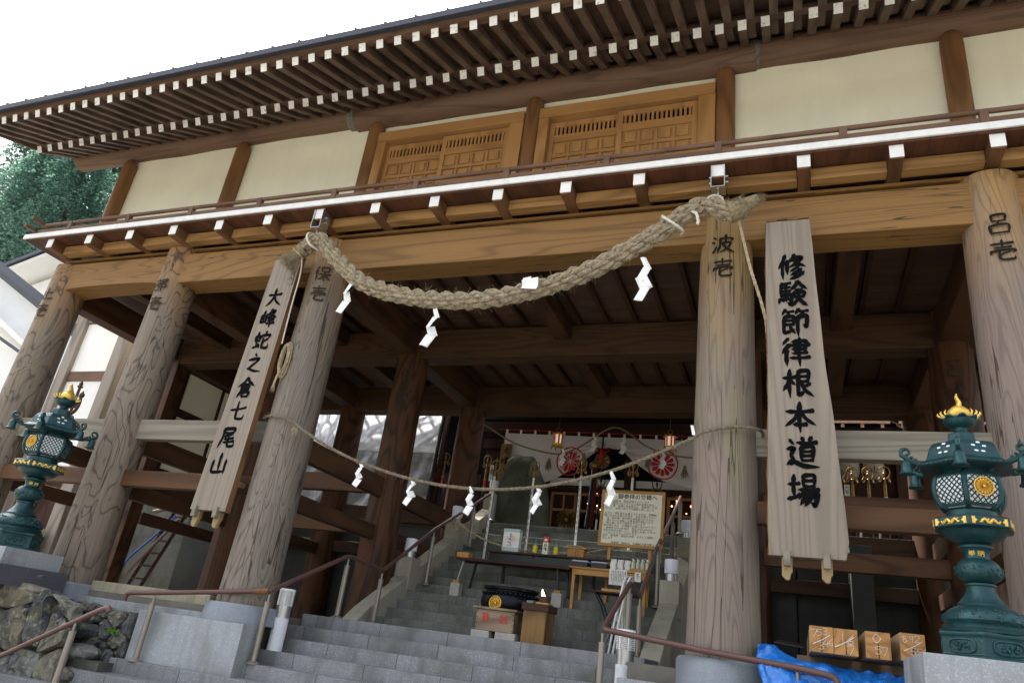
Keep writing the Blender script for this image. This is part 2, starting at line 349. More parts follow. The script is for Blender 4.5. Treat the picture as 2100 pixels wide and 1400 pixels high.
m_bole=plain('bollard pebble paint','d5d8de',.7,0,.1,60,.3,120)
m_lampw=plain('frosted lamp glass','e6e9f2',.35,0,.03)
m_beige=plain('beige meter box','d3c9a6',.5,0,.05)
m_teaglass=plain('green tinted glass','8fb0a0',.12,0,.1,5,trans=.6)
m_bcap=plain('green bottle cap','2d8f7a',.4)
m_yellow=plain('yellow label','d6bf2c',.5,0,.2,30)
m_pet=plain('clear drink bottle','dcdcc0',.15,0,.1,8,trans=.3)
m_redp=plain('red carton print','c8342e',.45)
m_mint=plain('pale mint paper','a9bdb5',.6)
m_blue=plain('blue hose','2858b8',.4)
m_leaf=None
def leafmat(name,a,b_,c):
    m,n,l,b=newmat(name); ge=n.new('ShaderNodeNewGeometry'); rp=n.new('ShaderNodeValToRGB'); e=rp.color_ramp.elements; e.new(.5)
    for i,h in enumerate((a,b_,c)): e[i].position=i/2; e[i].color=lin(h)
    l.new(ge.outputs['Random Per Island'],rp.inputs[0]); l.new(rp.outputs[0],b.inputs['Base Color']); b.inputs['Roughness'].default_value=.75; b.inputs['Specular IOR Level'].default_value=.2
    tr=n.new('ShaderNodeBsdfTranslucent'); l.new(rp.outputs[0],tr.inputs[0]); mx=n.new('ShaderNodeMixShader'); mx.inputs[0].default_value=.45; l.new(b.outputs[0],mx.inputs[1]); l.new(tr.outputs[0],mx.inputs[2]); l.new(mx.outputs[0],n['Material Output'].inputs[0])
    return m
m_leaf=leafmat('cypress foliage','436a59','628776','8aa998')  # pale bluish greens paint the hazy veil into the leaves
m_leafb=leafmat('browning foliage','5a5a38','6d6d46','4d6a46')
m_moss=leafmat('small weed','4f7a2c','6a9a3a','3f6024')
m_bark=plain('bark','4a3c30',.9,0,.3,8,.5,20)
for m in (m_plastic,m_cloth):
    n,l=m.node_tree.nodes,m.node_tree.links; b=n['Principled BSDF']; tr=n.new('ShaderNodeBsdfTranslucent'); tr.inputs[0].default_value=(.8,.83,.9,1); mx=n.new('ShaderNodeMixShader'); mx.inputs[0].default_value=.45 if m is m_plastic else .15
    l.new(b.outputs[0],mx.inputs[1]); l.new(tr.outputs[0],mx.inputs[2]); l.new(mx.outputs[0],n['Material Output'].inputs[0])
# ------------------------------------------------------------------ writing
ST={
'大':"10,38 88,34|48,8 46,45 30,75 8,94|48,45 62,70 94,92",
'峰':"20,15 20,70|6,35 6,72 36,68|36,32 36,75|62,6 55,22 42,36|58,18 82,16 66,36 44,50|56,24 70,38 96,48|50,56 86,54|52,67 84,65|44,79 92,77|67,48 67,98",
'蛇':"8,30 10,55|8,32 36,30 35,54|10,54 36,52|22,10 22,82|4,86 38,76|32,70 42,86|68,6 70,18|48,24 46,38|48,26 94,24 88,38|86,44 62,58|58,42 58,80 66,88 92,88 94,72",
'之':"46,6 56,18|16,36 76,30 46,60 18,78|18,78 30,80 60,90 96,92",
'倉':"50,4 34,26 4,48|50,6 66,24 96,42|36,34 64,33|28,44 70,43 69,62|30,54 69,53|30,63 69,62|28,44 26,70 10,96|36,74 38,96|36,75 76,74 74,95|38,94 74,93",
'七':"6,46 92,34|42,8 42,76 52,86 84,86 90,70",
'尾':"20,12 80,10 78,28|22,29 78,28|20,12 20,50 4,94|74,36 34,46|34,58 84,52|32,72 90,66|56,42 56,80 64,90 92,88 94,74",
'山':"50,8 50,82|12,40 14,88 86,84|86,36 86,92",
'修':"26,6 18,30 4,54|18,30 18,96|34,28 34,76|60,4 54,18 40,32|52,18 86,16 70,36 42,52|56,22 70,38 96,50|74,50 60,60 46,68|82,62 66,74 48,82|90,74 72,88 44,98",
'験':"12,10 10,60|12,11 42,9|27,10 27,44|12,26 40,25|12,40 40,39|10,56 46,54 42,88 34,84|6,68 2,84|16,68 18,78|24,66 27,76|32,64 36,73|70,4 60,20 46,34|70,6 82,20 98,32|62,36 82,35|54,46 56,64|54,47 90,45 88,62|56,63 88,61|71,36 70,66 58,84 46,96|71,66 82,82 98,94",
'節':"20,4 8,22|18,12 46,11|28,14 32,24|66,4 54,20|64,11 96,10|76,12 82,23|14,32 46,31 46,60|15,45 46,44|15,60 46,58|14,32 14,88 46,78|34,68 50,90|60,32 92,30 90,66 82,62|62,32 62,98",
'律':"26,4 8,24|30,26 6,54|20,42 20,96|42,16 86,14 84,42|36,28 96,26|42,42 84,41|42,56 88,54|34,72 96,70|64,4 64,98",
'根':"4,32 42,29|24,6 24,96|24,34 16,54 3,72|26,40 40,54|52,10 86,9 84,44|53,27 85,26|53,44 84,43|52,10 52,88 72,76|90,52 74,62|62,48 74,74 98,92",
'本':"8,32 92,29|50,5 50,96|48,32 30,58 4,78|52,32 70,56 97,74|32,74 70,73",
'道':"50,4 56,14|80,3 72,15|36,20 96,18|64,20 58,32|46,33 48,76|46,34 84,32 82,74|48,47 82,46|48,60 82,59|48,75 82,73|10,12 22,24|4,40 24,38 14,58 20,76 2,88|6,84 24,80 54,92 98,94",
'場':"4,36 36,33|20,10 20,74|2,80 38,68|50,8 50,42|50,9 84,8 83,40|51,24 83,23|51,41 83,40|38,52 96,50|56,54 36,78|50,64 92,62 84,96 74,90|66,66 40,94|80,66 54,98",
'保':"26,6 4,50|18,30 18,96|44,12 44,38|44,13 84,12 82,36|45,37 82,36|34,54 96,52|64,38 64,98|62,56 50,76 34,88|66,56 80,74 96,86",
'壱':"14,18 86,16|50,4 50,36|24,36 78,35|12,48 10,62|12,50 90,48 84,60|72,58 44,68|38,58 38,84 48,92 84,90 88,78",
'波':"10,12 22,22|4,36 16,44|6,90 24,60|40,22 38,60 26,94|40,24 92,22 86,36|64,6 64,48|44,48 84,46 70,74 38,96|50,52 68,78 98,94",
'呂':"28,8 30,38|28,9 74,8 72,36|30,37 72,36|50,38 46,54|20,56 22,94|20,57 82,56 80,92|22,92 80,91",
'部':"30,6 32,14|10,20 50,18|18,24 22,36|42,23 36,36|6,44 54,42|14,56 16,90|14,57 46,56 45,88|16,88 45,87|64,12 66,98|64,14 90,12 78,38 92,56 80,66 70,62",
'止':"50,10 50,84|52,44 84,42|24,38 24,84|6,88 94,86",
'弐':"10,30 90,26|20,44 50,43|18,60 54,58|8,84 58,74|36,60 36,80|66,6 72,50 86,90 94,78|82,10 90,20",
'参':"50,4 30,24 72,20|66,14 78,28|12,38 88,36|46,22 30,46 6,62|56,38 72,50 94,60|52,48 30,62|62,58 30,76|72,68 26,94",
'7':"10,14 80,10 40,96",'5':"80,8 30,10 24,44 60,42 74,66 50,92 16,86",'3':"20,14 60,8 70,30 36,46 72,60 58,92 16,90",'4':"52,6 10,64 90,60|66,30 60,98",'6':"70,6 26,50 22,86 62,90 68,62 28,62",
'1':"50,6 46,96",'2':"16,24 50,6 74,30 20,92 86,88",'0':"50,6 14,50 50,94 86,50 50,6",'8':"60,30 40,8 24,30 70,66 50,94 22,70 66,34",'9':"70,20 30,20 34,50 70,40 72,14 60,96",'/':"0,80 100,20",
}
def crv(p,n=7):
    if len(p)==2:
        a,b=p; return [a.lerp(b,i/n)+V(((b-a).y,-(b-a).x))*.03*math.sin(math.pi*i/n) for i in range(n+1)]
    out=[]
    for i in range(len(p)-1):
        p0=p[max(i-1,0)];p1=p[i];p2=p[i+1];p3=p[min(i+2,len(p)-1)]
        for k in range(n):
            t=k/n; t1=.35
            m1=(p2-p0)*t1;m2=(p3-p1)*t1
            out.append(p1*(2*t**3-3*t*t+1)+m1*(t**3-2*t*t+t)+p2*(-2*t**3+3*t*t)+m2*(t**3-t*t))
    return out+[p[-1]]
def brush(ch,size,w=.105,thin=False):
    """one brushed character as flat ribbons: (x right, y up, lift) with the centre at 0,0"""
    vs=[];fs=[]; rs=random.Random(ord(ch[0])); k=0
    for st in ST[ch].split('|'):
        pts=[V([float(q) for q in a.split(',')]) for a in st.split()]; pts=[V(((q.x-50)/100,(50-q.y)/100)) for q in pts]
        c=crv(pts); n=len(c); k+=1; L=sum((c[i+1]-c[i]).length for i in range(n-1))
        b=len(vs); ww=w*(1 if L>.35 else .85)*rs.uniform(.9,1.15)
        horiz=abs((c[-1]-c[0]).x)>abs((c[-1]-c[0]).y)*2.5 and len(pts)==2
        for i,p in enumerate(c):
            t=i/(n-1); d=(c[min(i+1,n-1)]-c[max(i-1,0)]).normalized(); nn=V((-d.y,d.x))
            prof=1 if thin else ((.55+.6*min(1,t*6) if t<.17 else 1.0-.18*math.sin(t*3.1))*(1 if t<.75 else (1-.75*(t-.75)/.25 if not horiz else 1+.15*(t-.75)*4)))
            q=ww/2*prof*(.78 if horiz and not thin else 1)*rs.uniform(.93,1.07)
            e=d*(-.02 if i==0 else .02 if i==n-1 else 0)
            vs+=[p+nn*q+e,p-nn*q+e]
        vs=[v if len(v)==3 else V((v.x,v.y,k*.02)) for v in vs]
        fs+=[(b+2*i,b+2*i+1,b+2*i+3,b+2*i+2) for i in range(n-1)]
        m=len(vs); ec=c[0]-(c[1]-c[0]).normalized()*(.02+ww*.3); vs.append(V((ec.x,ec.y,k*.02))); fs.append((m,b+1,b))
        ec=c[-1]+(c[-1]-c[-2]).normalized()*(.02+ww*.25); vs.append(V((ec.x,ec.y,k*.02))); fs.append((m+1,b+2*n-2,b+2*n-1))
    return [V((v.x*size,v.y*size,v.z*.01)) for v in vs],fs
def write(mb,ch,c,size,x=(1,0,0),y=(0,0,1),nrm=(0,-1,0),w=.105,sx=1,thin=False):
    vs,fs=brush(ch,size,w,thin); c,x,y,nrm=V(c),V(x),V(y),V(nrm)
    mb.add([c+x*v.x*sx+y*v.y+nrm*(.001+v.z*2) for v in vs],fs)
_tc={}
def typed(body,size,bold=0):
    """type set with Blender's built-in font, as flat mesh data centred on x"""
    key=(body,bold)
    if key not in _tc:
        c=bpy.data.curves.new('t','FONT'); c.body=body; c.offset=bold; c.resolution_u=2; c.align_x='LEFT'
        o=bpy.data.objects.new('t',c); COL.objects.link(o); dg=bpy.context.evaluated_depsgraph_get(); dg.update()
        m=o.evaluated_get(dg).to_mesh(); _tc[key]=([v.co.copy() for v in m.vertices],[tuple(p.vertices) for p in m.polygons])
        o.evaluated_get(dg).to_mesh_clear(); bpy.data.objects.remove(o); bpy.data.curves.remove(c)
    vs,fs=_tc[key]; return [v*size for v in vs],fs
def type_on(mb,body,c,size,x=(1,0,0),y=(0,0,1),nrm=(0,-1,0),bold=0,align='L',vertical=False):
    c,x,y,nrm=V(c),V(x),V(y),V(nrm)
    if vertical:
        for i,ch in enumerate(body): type_on(mb,ch,c-y*size*1.12*i,size,x,y,nrm,bold,'C')
        return
    vs,fs=typed(body,size,bold)
    if not vs: return
    xs=[v.x for v in vs]; o=-(min(xs)+max(xs))/2 if align=='C' else 0
    mb.add([c+x*(v.x+o)+y*v.y+nrm*.0012 for v in vs],fs)
def crest(mb,c,R,x=(1,0,0),y=(0,0,1),nrm=(0,-1,0),petals=16,th=.01,wid=1.0):
    c,x,y,nrm=V(c),V(x),V(y),V(nrm)
    for k in range(petals):
        a=2*math.pi*k/petals; d=x*math.cos(a)+y*math.sin(a); t=-x*math.sin(a)+y*math.cos(a); hw=math.pi/petals*.82*wid
        pr=[(.2,.05),(.55,.55),(.8,.88),(.93,.75),(1.0,.35)]
        L=[];Rr=[]
        for r,w in pr: L.append(c+d*R*r+t*R*hw*w); Rr.append(c+d*R*r-t*R*hw*w)
        mid=[c+d*R*r+nrm*th for r,w in pr]; b=len(mb.v); mb.v+=L+mid+Rr; n=len(pr)
        for i in range(n-1):
            mb.f.append((b+i,b+i+1,b+n+i+1,b+n+i)); mb.f.append((b+n+i,b+n+i+1,b+2*n+i+1,b+2*n+i))
    n=12; ring=[c+(x*math.cos(2*math.pi*i/n)+y*math.sin(2*math.pi*i/n))*R*.2+nrm*th*.6 for i in range(n)]
    mb.add([c+nrm*th*1.6]+ring,[(0,i+1,(i+1)%n+1) for i in range(n)])
def ringpts(c,R,x=(1,0,0),y=(0,0,1),n=32):
    c,x,y=V(c),V(x),V(y); return [c+(x*math.cos(2*math.pi*i/n)+y*math.sin(2*math.pi*i/n))*R for i in range(n+1)]
def rope(mb,path,R,strands=3,pitch=.5,yarns=1,n=6,seg=None,jit=0,flat=1):
    """laid rope: strands wound round the path, each of them laid from yarns"""
    pts=[V(p) for p in path]; c=[]
    for i in range(len(pts)-1):
        p0=pts[max(i-1,0)];p1=pts[i];p2=pts[i+1];p3=pts[min(i+2,len(pts)-1)]
        for k in range(12):
            t=k/12; c.append(.5*((2*p1)+(p2-p0)*t+(2*p0-5*p1+4*p2-p3)*t*t+(3*p1-p0-3*p2+p3)*t**3))
    c.append(pts[-1]); L=[0]
    for i in range(1,len(c)): L.append(L[-1]+(c[i]-c[i-1]).length)
    T=L[-1]; N=seg or max(20,int(T/(pitch/14)))
    P=[];j=0
    for i in range(N+1):
        s=T*i/N
        while j<len(c)-2 and L[j+1]<s: j+=1
        P.append(c[j].lerp(c[j+1],(s-L[j])/max(1e-6,L[j+1]-L[j])))
    fr=[];x=(P[1]-P[0]).orthogonal().normalized()
    for i in range(N+1):
        t=(P[min(i+1,N)]-P[max(i-1,0)]).normalized(); x=(x-t*x.dot(t)).normalized(); fr.append((x.copy(),t.cross(x)))
    rs=R*.54 if strands==3 else R*.45; ro=R-rs
    for k in range(strands):
        ph=2*math.pi*k/strands; cen=[]
        for i in range(N+1):
            a=ph+2*math.pi*(T*i/N)/pitch; cen.append((P[i],a))
        if yarns==1:
            mb.tube([p+(fr[i][0]*math.cos(a)+fr[i][1]*math.sin(a))*ro for i,(p,a) in enumerate(cen)],rs,n)
        else:
            ry=rs*.5; 
            for q in range(yarns):
                pp=[];rr=[]
                for i,(p,a) in enumerate(cen):
                    X,Y=fr[i]; o=X*math.cos(a)+Y*math.sin(a); tg=-X*math.sin(a)+Y*math.cos(a)
                    b=2*math.pi*q/yarns-2*math.pi*(T*i/N)/(pitch*.42)
                    pp.append(p+o*ro+(o*math.cos(b)+tg*math.sin(b))*(rs-ry*.8)+V((random.gauss(0,jit),random.gauss(0,jit),random.gauss(0,jit))))
                    rr.append(ry*random.uniform(.88,1.12))
                mb.tube(pp,rr,n)
    return P
def tuft(mb,p,d,L,R,n,spread=.5,w=.003):
    p,d=V(p),V(d).normalized(); x=d.orthogonal().normalized(); y=d.cross(x)
    for i in range(n):
        a=random.uniform(0,6.28); r=R*math.sqrt(random.random()); o=x*math.cos(a)+y*math.sin(a)
        q=p+o*r; e=q+d*L*random.uniform(.6,1.1)+o*spread*r*1.2+V((random.gauss(0,.12),random.gauss(0,.12),random.gauss(0,.12)))*L
        mb.tube([q,q.lerp(e,.5)+o*.004,e],[w,w*.9,w*.3],3,False)
def hair(mb,P,R,n,L=.05,w=.0015):
    for i in range(n):
        p=random.choice(P); d=V((random.gauss(0,1),random.gauss(0,1),random.gauss(0,1))).normalized()
        q=p+d*R*.9; e=q+(d+V((random.gauss(0,1),random.gauss(0,1),random.gauss(0,1))).normalized())*L*random.random()
        mb.tube([q,e],[w,w*.4],3,False)
# ================================================================== the setting
PX=[-11.55,-9.06,-6.15,-.64,2.03]; PY=[0,2.727,5.454]; PXR=[4.9]
Z0=.08
struct('ground',MB().box(-160,160,-120,160,-1.9,-1.66),m_soil)
g=MB(); g.box(-9.6,2.6,-14,-2.9,-1.64,-1.62); struct('plaza',g,m_paving)
g=MB(); g.box(-13.5,-5.96,-.12,5.8,-1.5,Z0); g.box(-1.5,6.5,-.12,5.8,-1.5,Z0); struct('under_floor_ground',g,m_soil)
g=MB(); g.box(-26,9,5.85,24,-1.5,2.33); struct('upper_terrace',g,m_stepU,bevel=.02)
# wooded slope behind on the left
def hillz(x,y): return max(0,(math.hypot(x+10,y-6)-16))*.62*(.9+.2*mnoise.noise(V((x*.06,y*.06,0))))
g=MB(); g.grid(lambda u,v:V((-120+u*150,14+v*110,-1.7+hillz(-120+u*150,14+v*110)+(2 if v>0.02 else 0))),40,30); struct('hillside',g,m_soil,smooth=True)
# ---- steps
def steps(name,label,rows,mat,group=None):
    t=thing(name,label,'stairs',((rows[0][0]+rows[0][1])/2,rows[0][2],rows[-1][4]))
    for x0,x1,y0,y1,z1,h in rows:
        part('step',MB().box(x0,x1,y0,y1,z1-h,z1),mat,t,bevel=.007)
    return t
rows=[(-5.93,-1.52,.868,2.29,.146,.22)]
for k in range(1,13):
    x0,x1=(-5.93,-1.52)
    if k==4: x0,x1=-5.88,-1.56
    if k==5: x0,x1=-7.36,-.1
    if k>=6: x0,x1=-8.35-.1*(k-6),.9+.1*(k-6)
    rows.append((x0,x1,.868-.292*k,.868-.292*(k-1)+(.03 if k<12 else .03),.146-.15*k,.30))
steps('granite_stairs','wide pale granite stairs rising from the plaza to the landing under the straw rope',rows,m_step)
rows=[(-5.68,-1.75,2.29+.262*k,2.29+.262*(k+1)+.02,.27+.147*k,.27) for k in range(15)]
rows[-1]=rows[-1][:3]+(6.1,)+rows[-1][4:]
t=steps('inner_stairs','darker stone stairs climbing inside the gate between sloping concrete parapets',rows,m_stepU)
def zs(y): return .27+.561*(y-2.29)
for sx,(x0,x1),lab in ((-1,(-5.93,-5.68),'sloping concrete parapet with lamp blocks left of the inner stairs'),(1,(-1.75,-1.5),'sloping concrete parapet with lamp blocks right of the inner stairs')):
    t=thing('stair_parapet',lab,'parapet',((x0+x1)/2,2.0,.146))
    b=MB(); pr=[(1.85,.146),(2.2,.33)]+[(2.2+3.9*i/4,.33+.561*3.9*i/4+.14*min(1,i)) for i in range(1,5)]
    pr=[(1.75,.146),(2.05,.36),(6.1,.36+.561*4.05),(6.1,.0),(1.75,0)]
    b.prism([(x0,y,z) for y,z in pr],(x1-x0,0,0)); part('wall',b,m_conc,t,bevel=.012)
    for i,y in enumerate((3.04,4.58,6.15)):
        zb=.36+.561*(y-2.05)
        bb=MB().box(x0-.012,x1+.012,y,y+.3,zb-.2,zb+.3); part('lamp_block',bb,m_conc,t,bevel=.012)
        lp=thing('post_lamp',f'white cylinder lamp on the {("lowest","middle","topmost")[i]} block of the {("left" if sx<0 else "right")} stair parapet','lamp',((x0+x1)/2,y+.15,zb+.3),'white cylinder lamps on the stair parapets')
        c=((x0+x1)/2,y+.15,zb+.3)
        part('lamp_base',MB().lathe([(.085,0),(.085,.1),(.07,.102),(.07,.11)],c,20),m_steel,lp,smooth=True)
        part('lamp_glass',MB().lathe([(.098,.105),(.1,.11),(.1,.285),(.094,.3)],c,20),m_lampw,lp,smooth=True)
# granite facing blocks either side of the lower stairs
tag(part('granite_block',MB().box(-7.26,-5.72,-.475,-.13,-.75,-.064),m_gran,bevel=.006),'large plain granite facing block left of the lower stairs below the pillar','block')
tag(part('granite_block',MB().box(-1.52,-.2,-.475,-.13,-.75,-.064),m_gran,bevel=.006),'large plain granite facing block right of the lower stairs','block')
for x0,x1,lab in ((-11.1,-9.55,'speckled aggregate kerb between the two leftmost pillars'),(-8.6,-6.62,'speckled aggregate kerb between the second pillar and the pillar under the left sign'),(-.16,1.6,'speckled aggregate kerb half hidden by the blue tarpaulin')):
    k=thing('aggregate_kerb',lab,'kerb',((x0+x1)/2,0,-.08),'aggregate kerbs between the pillars')
    part('kerb_beam',MB().box(x0,x1,-.1,.1,-.02,.2),m_agg,k,bevel=.008); part('footing',MB().box(x0-.3,x1+.3,-.24,-.104,-.12,.0),m_gran,k,bevel=.005)
# ================================================================== the gate
G=thing('temple_gate','huge two storey timber temple gate with log pillars, balcony and deep double eaves','building',(-4.3,2.7,Z0))
def wobf(seed,a=.012):
    return lambda an,z: a*mnoise.noise(V((math.cos(an)*1.3+seed*7,math.sin(an)*1.3,z*.9)))*2+a*.6*mnoise.noise(V((math.cos(an)*4,math.sin(an)*4+seed,z*2.5)))
def pillar(x,y,ztop,r0,r1,mat,seed,zb):
    b=MB(); n=44; prof=[]
    for i in range(n+1):
        t=i/n; z=zb+(ztop-zb)*t; r=r0+(r1-r0)*t+.012*max(0,1-t*7)**2
        if t>.955: r*=1-.0
        prof.append((r,z))
    prof.append((prof[-1][0]-.03,ztop+.012))
    b.lathe(prof,(x,y,0),40,wob=wobf(seed)); p=part('pillar',b,mat,G,smooth=True); return p
def on_pillar(b,ch,x,y,r,z,size,ang):
    vs,fs=brush(ch,size,.12)
    b.add([V((x+math.sin(ang+v.x/r)*(r+.004+v.z*1.5),y-math.cos(ang+v.x/r)*(r+.004+v.z*1.5),z+v.y)) for v in vs],fs)
mats=[m_pilA,m_pilA,m_pilB,m_pilC,m_pilD]
labs=['leftmost front pillar with faded ink characters','front pillar with bold contour grain and faded ink characters','cracked grey front pillar beside the left sign','straight front pillar with a greenish stain beside the right sign','rightmost front pillar with two bold ink characters']
names=['止壱','部壱','保壱','波壱','呂壱']
tops=[5.1,5.24,5.12,5.12,5.2]
for i,x in enumerate(PX):
    p=pillar(x,0,tops[i],.335,.285,mats[i],i*3+1,0.14 if i!=3 else .2); p['label']=labs[i]
    b=MB(); az=math.atan2(x,7.5)  # brushed on the face turned to the steps
    fa={0:.05,1:.05,2:.3,3:-.05,4:-.12}[i]
    for k,ch in enumerate(names[i]): on_pillar(b,ch,x,0,.305,4.52-.31*k,.25,fa)
    part('ink_characters',b,m_inkmid if i>=3 else m_inkfade,p,fix=False)
    zb=.14 if i!=3 else .2
    if i==1 or i==0: bs=MB().lathe([(.5,-.06),(.5,.12),(.485,.138)],(x,0,0),48)
    elif i==2: bs=MB().lathe([(.468,-.062),(.46,.0),(.445,.115),(.43,.138)],(x,0,0),48)
    else: bs=MB().lathe([(.43,-.3),(.425,.165),(.40,.198)],(x,0,0),48)
    part('base_stone',bs,m_base,p,smooth=True)
for j in (1,2):
    for i,x in enumerate(PX):
        if j==1 and i==0: 
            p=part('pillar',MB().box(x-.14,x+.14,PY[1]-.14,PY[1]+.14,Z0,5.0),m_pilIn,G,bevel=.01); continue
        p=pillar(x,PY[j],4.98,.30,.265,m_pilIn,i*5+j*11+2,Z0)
        if j==1 and i in (2,4):
            b=MB(); 
            for k,ch in enumerate(('保弐','呂弐')[i==4]): on_pillar(b,ch,x,PY[1],.283,4.1-.34*k,.25,{2:.35,4:-.1}[i])
            part('ink_characters',b,m_inkfade,p,fix=False)
# front lintel beams (one per bay), butted against the pillars
def arched(x0,x1,y0,y1,zb,zt,arch,mat,nm):
    b=MB(); n=16; pts=[(x0,zt)]+[(x1,zt)]+[(x1-(x1-x0)*i/n,zb+arch*math.sin(math.pi*i/n)**.4) for i in range(n+1)]
    b.prism([(x,y0,z) for x,z in pts],(0,y1-y0,0)); return part(nm,b,mat,G,bevel=.012)
XE=[-11.55,-9.06,-6.15,-.64,2.03,5.2]
for i in range(5):
    a=.06 if i==0 else .0
    arched(XE[i]+.17,XE[i+1]-.17,-.2,.2,4.61,5.12,a,m_beam,'lintel_beam')
part('lintel_cap',MB().box(-11.7,5.2,-.14,.26,5.205,5.243),m_beam,G)
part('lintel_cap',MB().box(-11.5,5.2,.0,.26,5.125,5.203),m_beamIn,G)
for j in (1,2):
    for i in range(5):
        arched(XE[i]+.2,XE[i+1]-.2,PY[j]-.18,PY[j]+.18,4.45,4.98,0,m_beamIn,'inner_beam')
# beams running back, at pillars and at bay centres
for x in PX:
    for j in (0,1):
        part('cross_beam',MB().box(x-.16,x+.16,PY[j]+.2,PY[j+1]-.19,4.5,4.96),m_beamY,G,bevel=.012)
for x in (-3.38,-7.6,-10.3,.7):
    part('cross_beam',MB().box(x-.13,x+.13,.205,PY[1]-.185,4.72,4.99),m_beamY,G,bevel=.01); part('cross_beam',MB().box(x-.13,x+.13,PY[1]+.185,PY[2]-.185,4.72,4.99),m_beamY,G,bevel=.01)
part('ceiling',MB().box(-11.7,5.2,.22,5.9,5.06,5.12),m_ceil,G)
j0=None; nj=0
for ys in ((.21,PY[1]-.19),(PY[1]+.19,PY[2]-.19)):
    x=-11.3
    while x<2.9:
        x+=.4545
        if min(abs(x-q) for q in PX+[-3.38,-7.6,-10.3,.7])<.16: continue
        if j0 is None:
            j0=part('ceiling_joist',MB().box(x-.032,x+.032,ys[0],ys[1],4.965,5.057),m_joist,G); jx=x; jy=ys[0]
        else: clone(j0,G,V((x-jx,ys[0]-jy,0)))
# penetrating tie beams (nuki): weathered upper pair, browner lower pair
def ties(j,xs,zt,zb,mat,th=.07):
    for a,b_ in xs:
        part('tie_beam',MB().box(a+.27,b_-.27,PY[j]-th,PY[j]+th,zb,zt),mat,G,bevel=.008)
sideb=[(-11.55,-9.06),(-9.06,-6.15),(-.64,2.03),(2.03,5.2)]
ties(0,sideb,2.42,2.13,m_grey); ties(0,sideb,1.68,1.46,m_rail)
ties(1,sideb[1:],2.42,2.13,m_rail); ties(1,sideb[1:],1.70,1.47,m_rail)
ties(2,sideb,2.42,2.13,m_beamIn); ties(2,sideb,1.68,1.46,m_beamIn)
m_raily=wood('side tie beam wood','583a22','302012','Y',.7,7,.4,along=.15)
for x in PX:
    for j in (0,1):
        part('tie_beam',MB().box(x-.065,x+.065,PY[j]+.26,PY[j+1]-.26,2.02,2.32),m_raily,G,bevel=.008)
        if x<-6 or x>0: part('tie_beam',MB().box(x-.06,x+.06,PY[j]+.26,PY[j+1]-.26,1.36,1.58),m_raily,G,bevel=.008)
# left end wall of the undercroft: plaster panels between rails
w=part('side_wall',MB().box(-11.6,-11.52,PY[1]+.16,PY[2]-.3,1.75,4.48),m_redX,G)
for z0,z1,y0,y1 in ((3.68,4.42,3.05,4.0),(2.45,3.5,3.05,4.0),(3.68,4.42,4.12,5.1),(2.45,3.5,4.12,5.1)):
    part('plaster_panel',MB().box(-11.518,-11.49,y0,y1,z0,z1),m_plas,w)
# ---- balcony
part('balcony_floor',MB().box(-12.2,5.2,-.6,.18,5.42,5.47),m_balc,G)
part('balcony_edge',MB().box(-12.25,5.2,-.632,-.604,5.447,5.532),m_whitew,G,bevel=.004)
for k in range(18):
    x=-11.6+.909*k
    st=k in (6,12)
    j=part('balcony_joist',MB().box(x-.066,x+.066,-.563,.0,5.245,5.418),m_joistB,G,bevel=.005)
    part('end_plate',MB().box(x-.068,x+.068,-.572,-.5635,5.262,5.418),m_whitew,j)
    if k<17: part('blocking_beam',MB().box(x+.07,x+.839,-.345,-.2,5.25,5.40),m_block,G,bevel=.006)
    if st:
        b=MB(); w_=.076
        b.box(x-w_,x-w_+.006,-.6,-.42,5.10,5.40); b.box(x+w_-.006,x+w_,-.6,-.42,5.10,5.40); b.box(x-w_+.006,x+w_-.006,-.6,-.42,5.10,5.106); b.box(x-.011,x+.011,-.56,-.44,5.09,5.1)
        br=part('steel_bracket',b,m_steel,G)
        b=MB()
        for zz in (5.3,5.22):
            for s in (-1,1): b.tube([(x+s*w_,-.5,zz),(x+s*(w_+.03),-.5,zz)],.012,6)
        b.tube([(x,-.53,5.1),(x,-.53,4.99)],.008,6); part('bolt',b,m_steel,br)
for k in range(13):
    x=-11.27+1.322*k
    p=part('railing_post',MB().box(x-.04,x+.04,-.6,-.53,5.5,5.735),m_railing,G,bevel=.004)
part('railing_bar',MB().tube([(-12.0,-.565,5.722),(5.2,-.565,5.722)],.03,12),m_railing,G,smooth=True)
part('railing_bar',MB().box(-12.1,5.2,-.59,-.545,5.565,5.63),m_railing,G,bevel=.005)
b=MB().bar((-11.95,-.8,5.74),(-11.95,.25,5.72),.05,.06); b.bar((-12.05,-.8,5.6),(-12.05,.2,5.6),.05,.06); part('railing_bar',b,m_railing,G)
# ---- upper storey
UX=[-11.55,-8.86,-6.13,-3.41,-.69,1.96,4.7]
part('upper_wall',MB().box(-11.5,5.2,.27,5.2,5.2,7.75),m_plas,G)
for x in UX:
    b=MB().lathe([(.125,5.47),(.13,7.4),(.122,7.52),(.085,7.6),(.03,7.64)],(x,.2,0),24); part('upper_post',b,m_post,G,smooth=True)
part('upper_sill',MB().box(-11.5,5.2,.16,.268,5.475,5.62),m_post,G)
for a,b_,zc in ((-13.0,-6.55,7.83),(-6.55,-.3,7.75),(-.3,5.2,7.77)):
    n=20; pts=[(a+(b_-a)*i/n,.2,zc+.008*math.sin(i*1.3)) for i in range(n+1)]
    rr=[.2+.012*mnoise.noise(V((p[0]*.8,0,0))) for p in pts]
    if a==-6.55: rr=[.21]*(n+1)
    part('purlin_log',MB().tube(pts,rr,28),m_purl,G,smooth=True)
m_clay=plain('grey joint filler','6c6a62',.9,0,.4,25,.5,60)
for x in (-6.58,-.32): part('purlin_joint',MB().tube([(x-.09,.2,7.79),(x+.09,.2,7.77)],.205,24),m_clay,G,smooth=True)
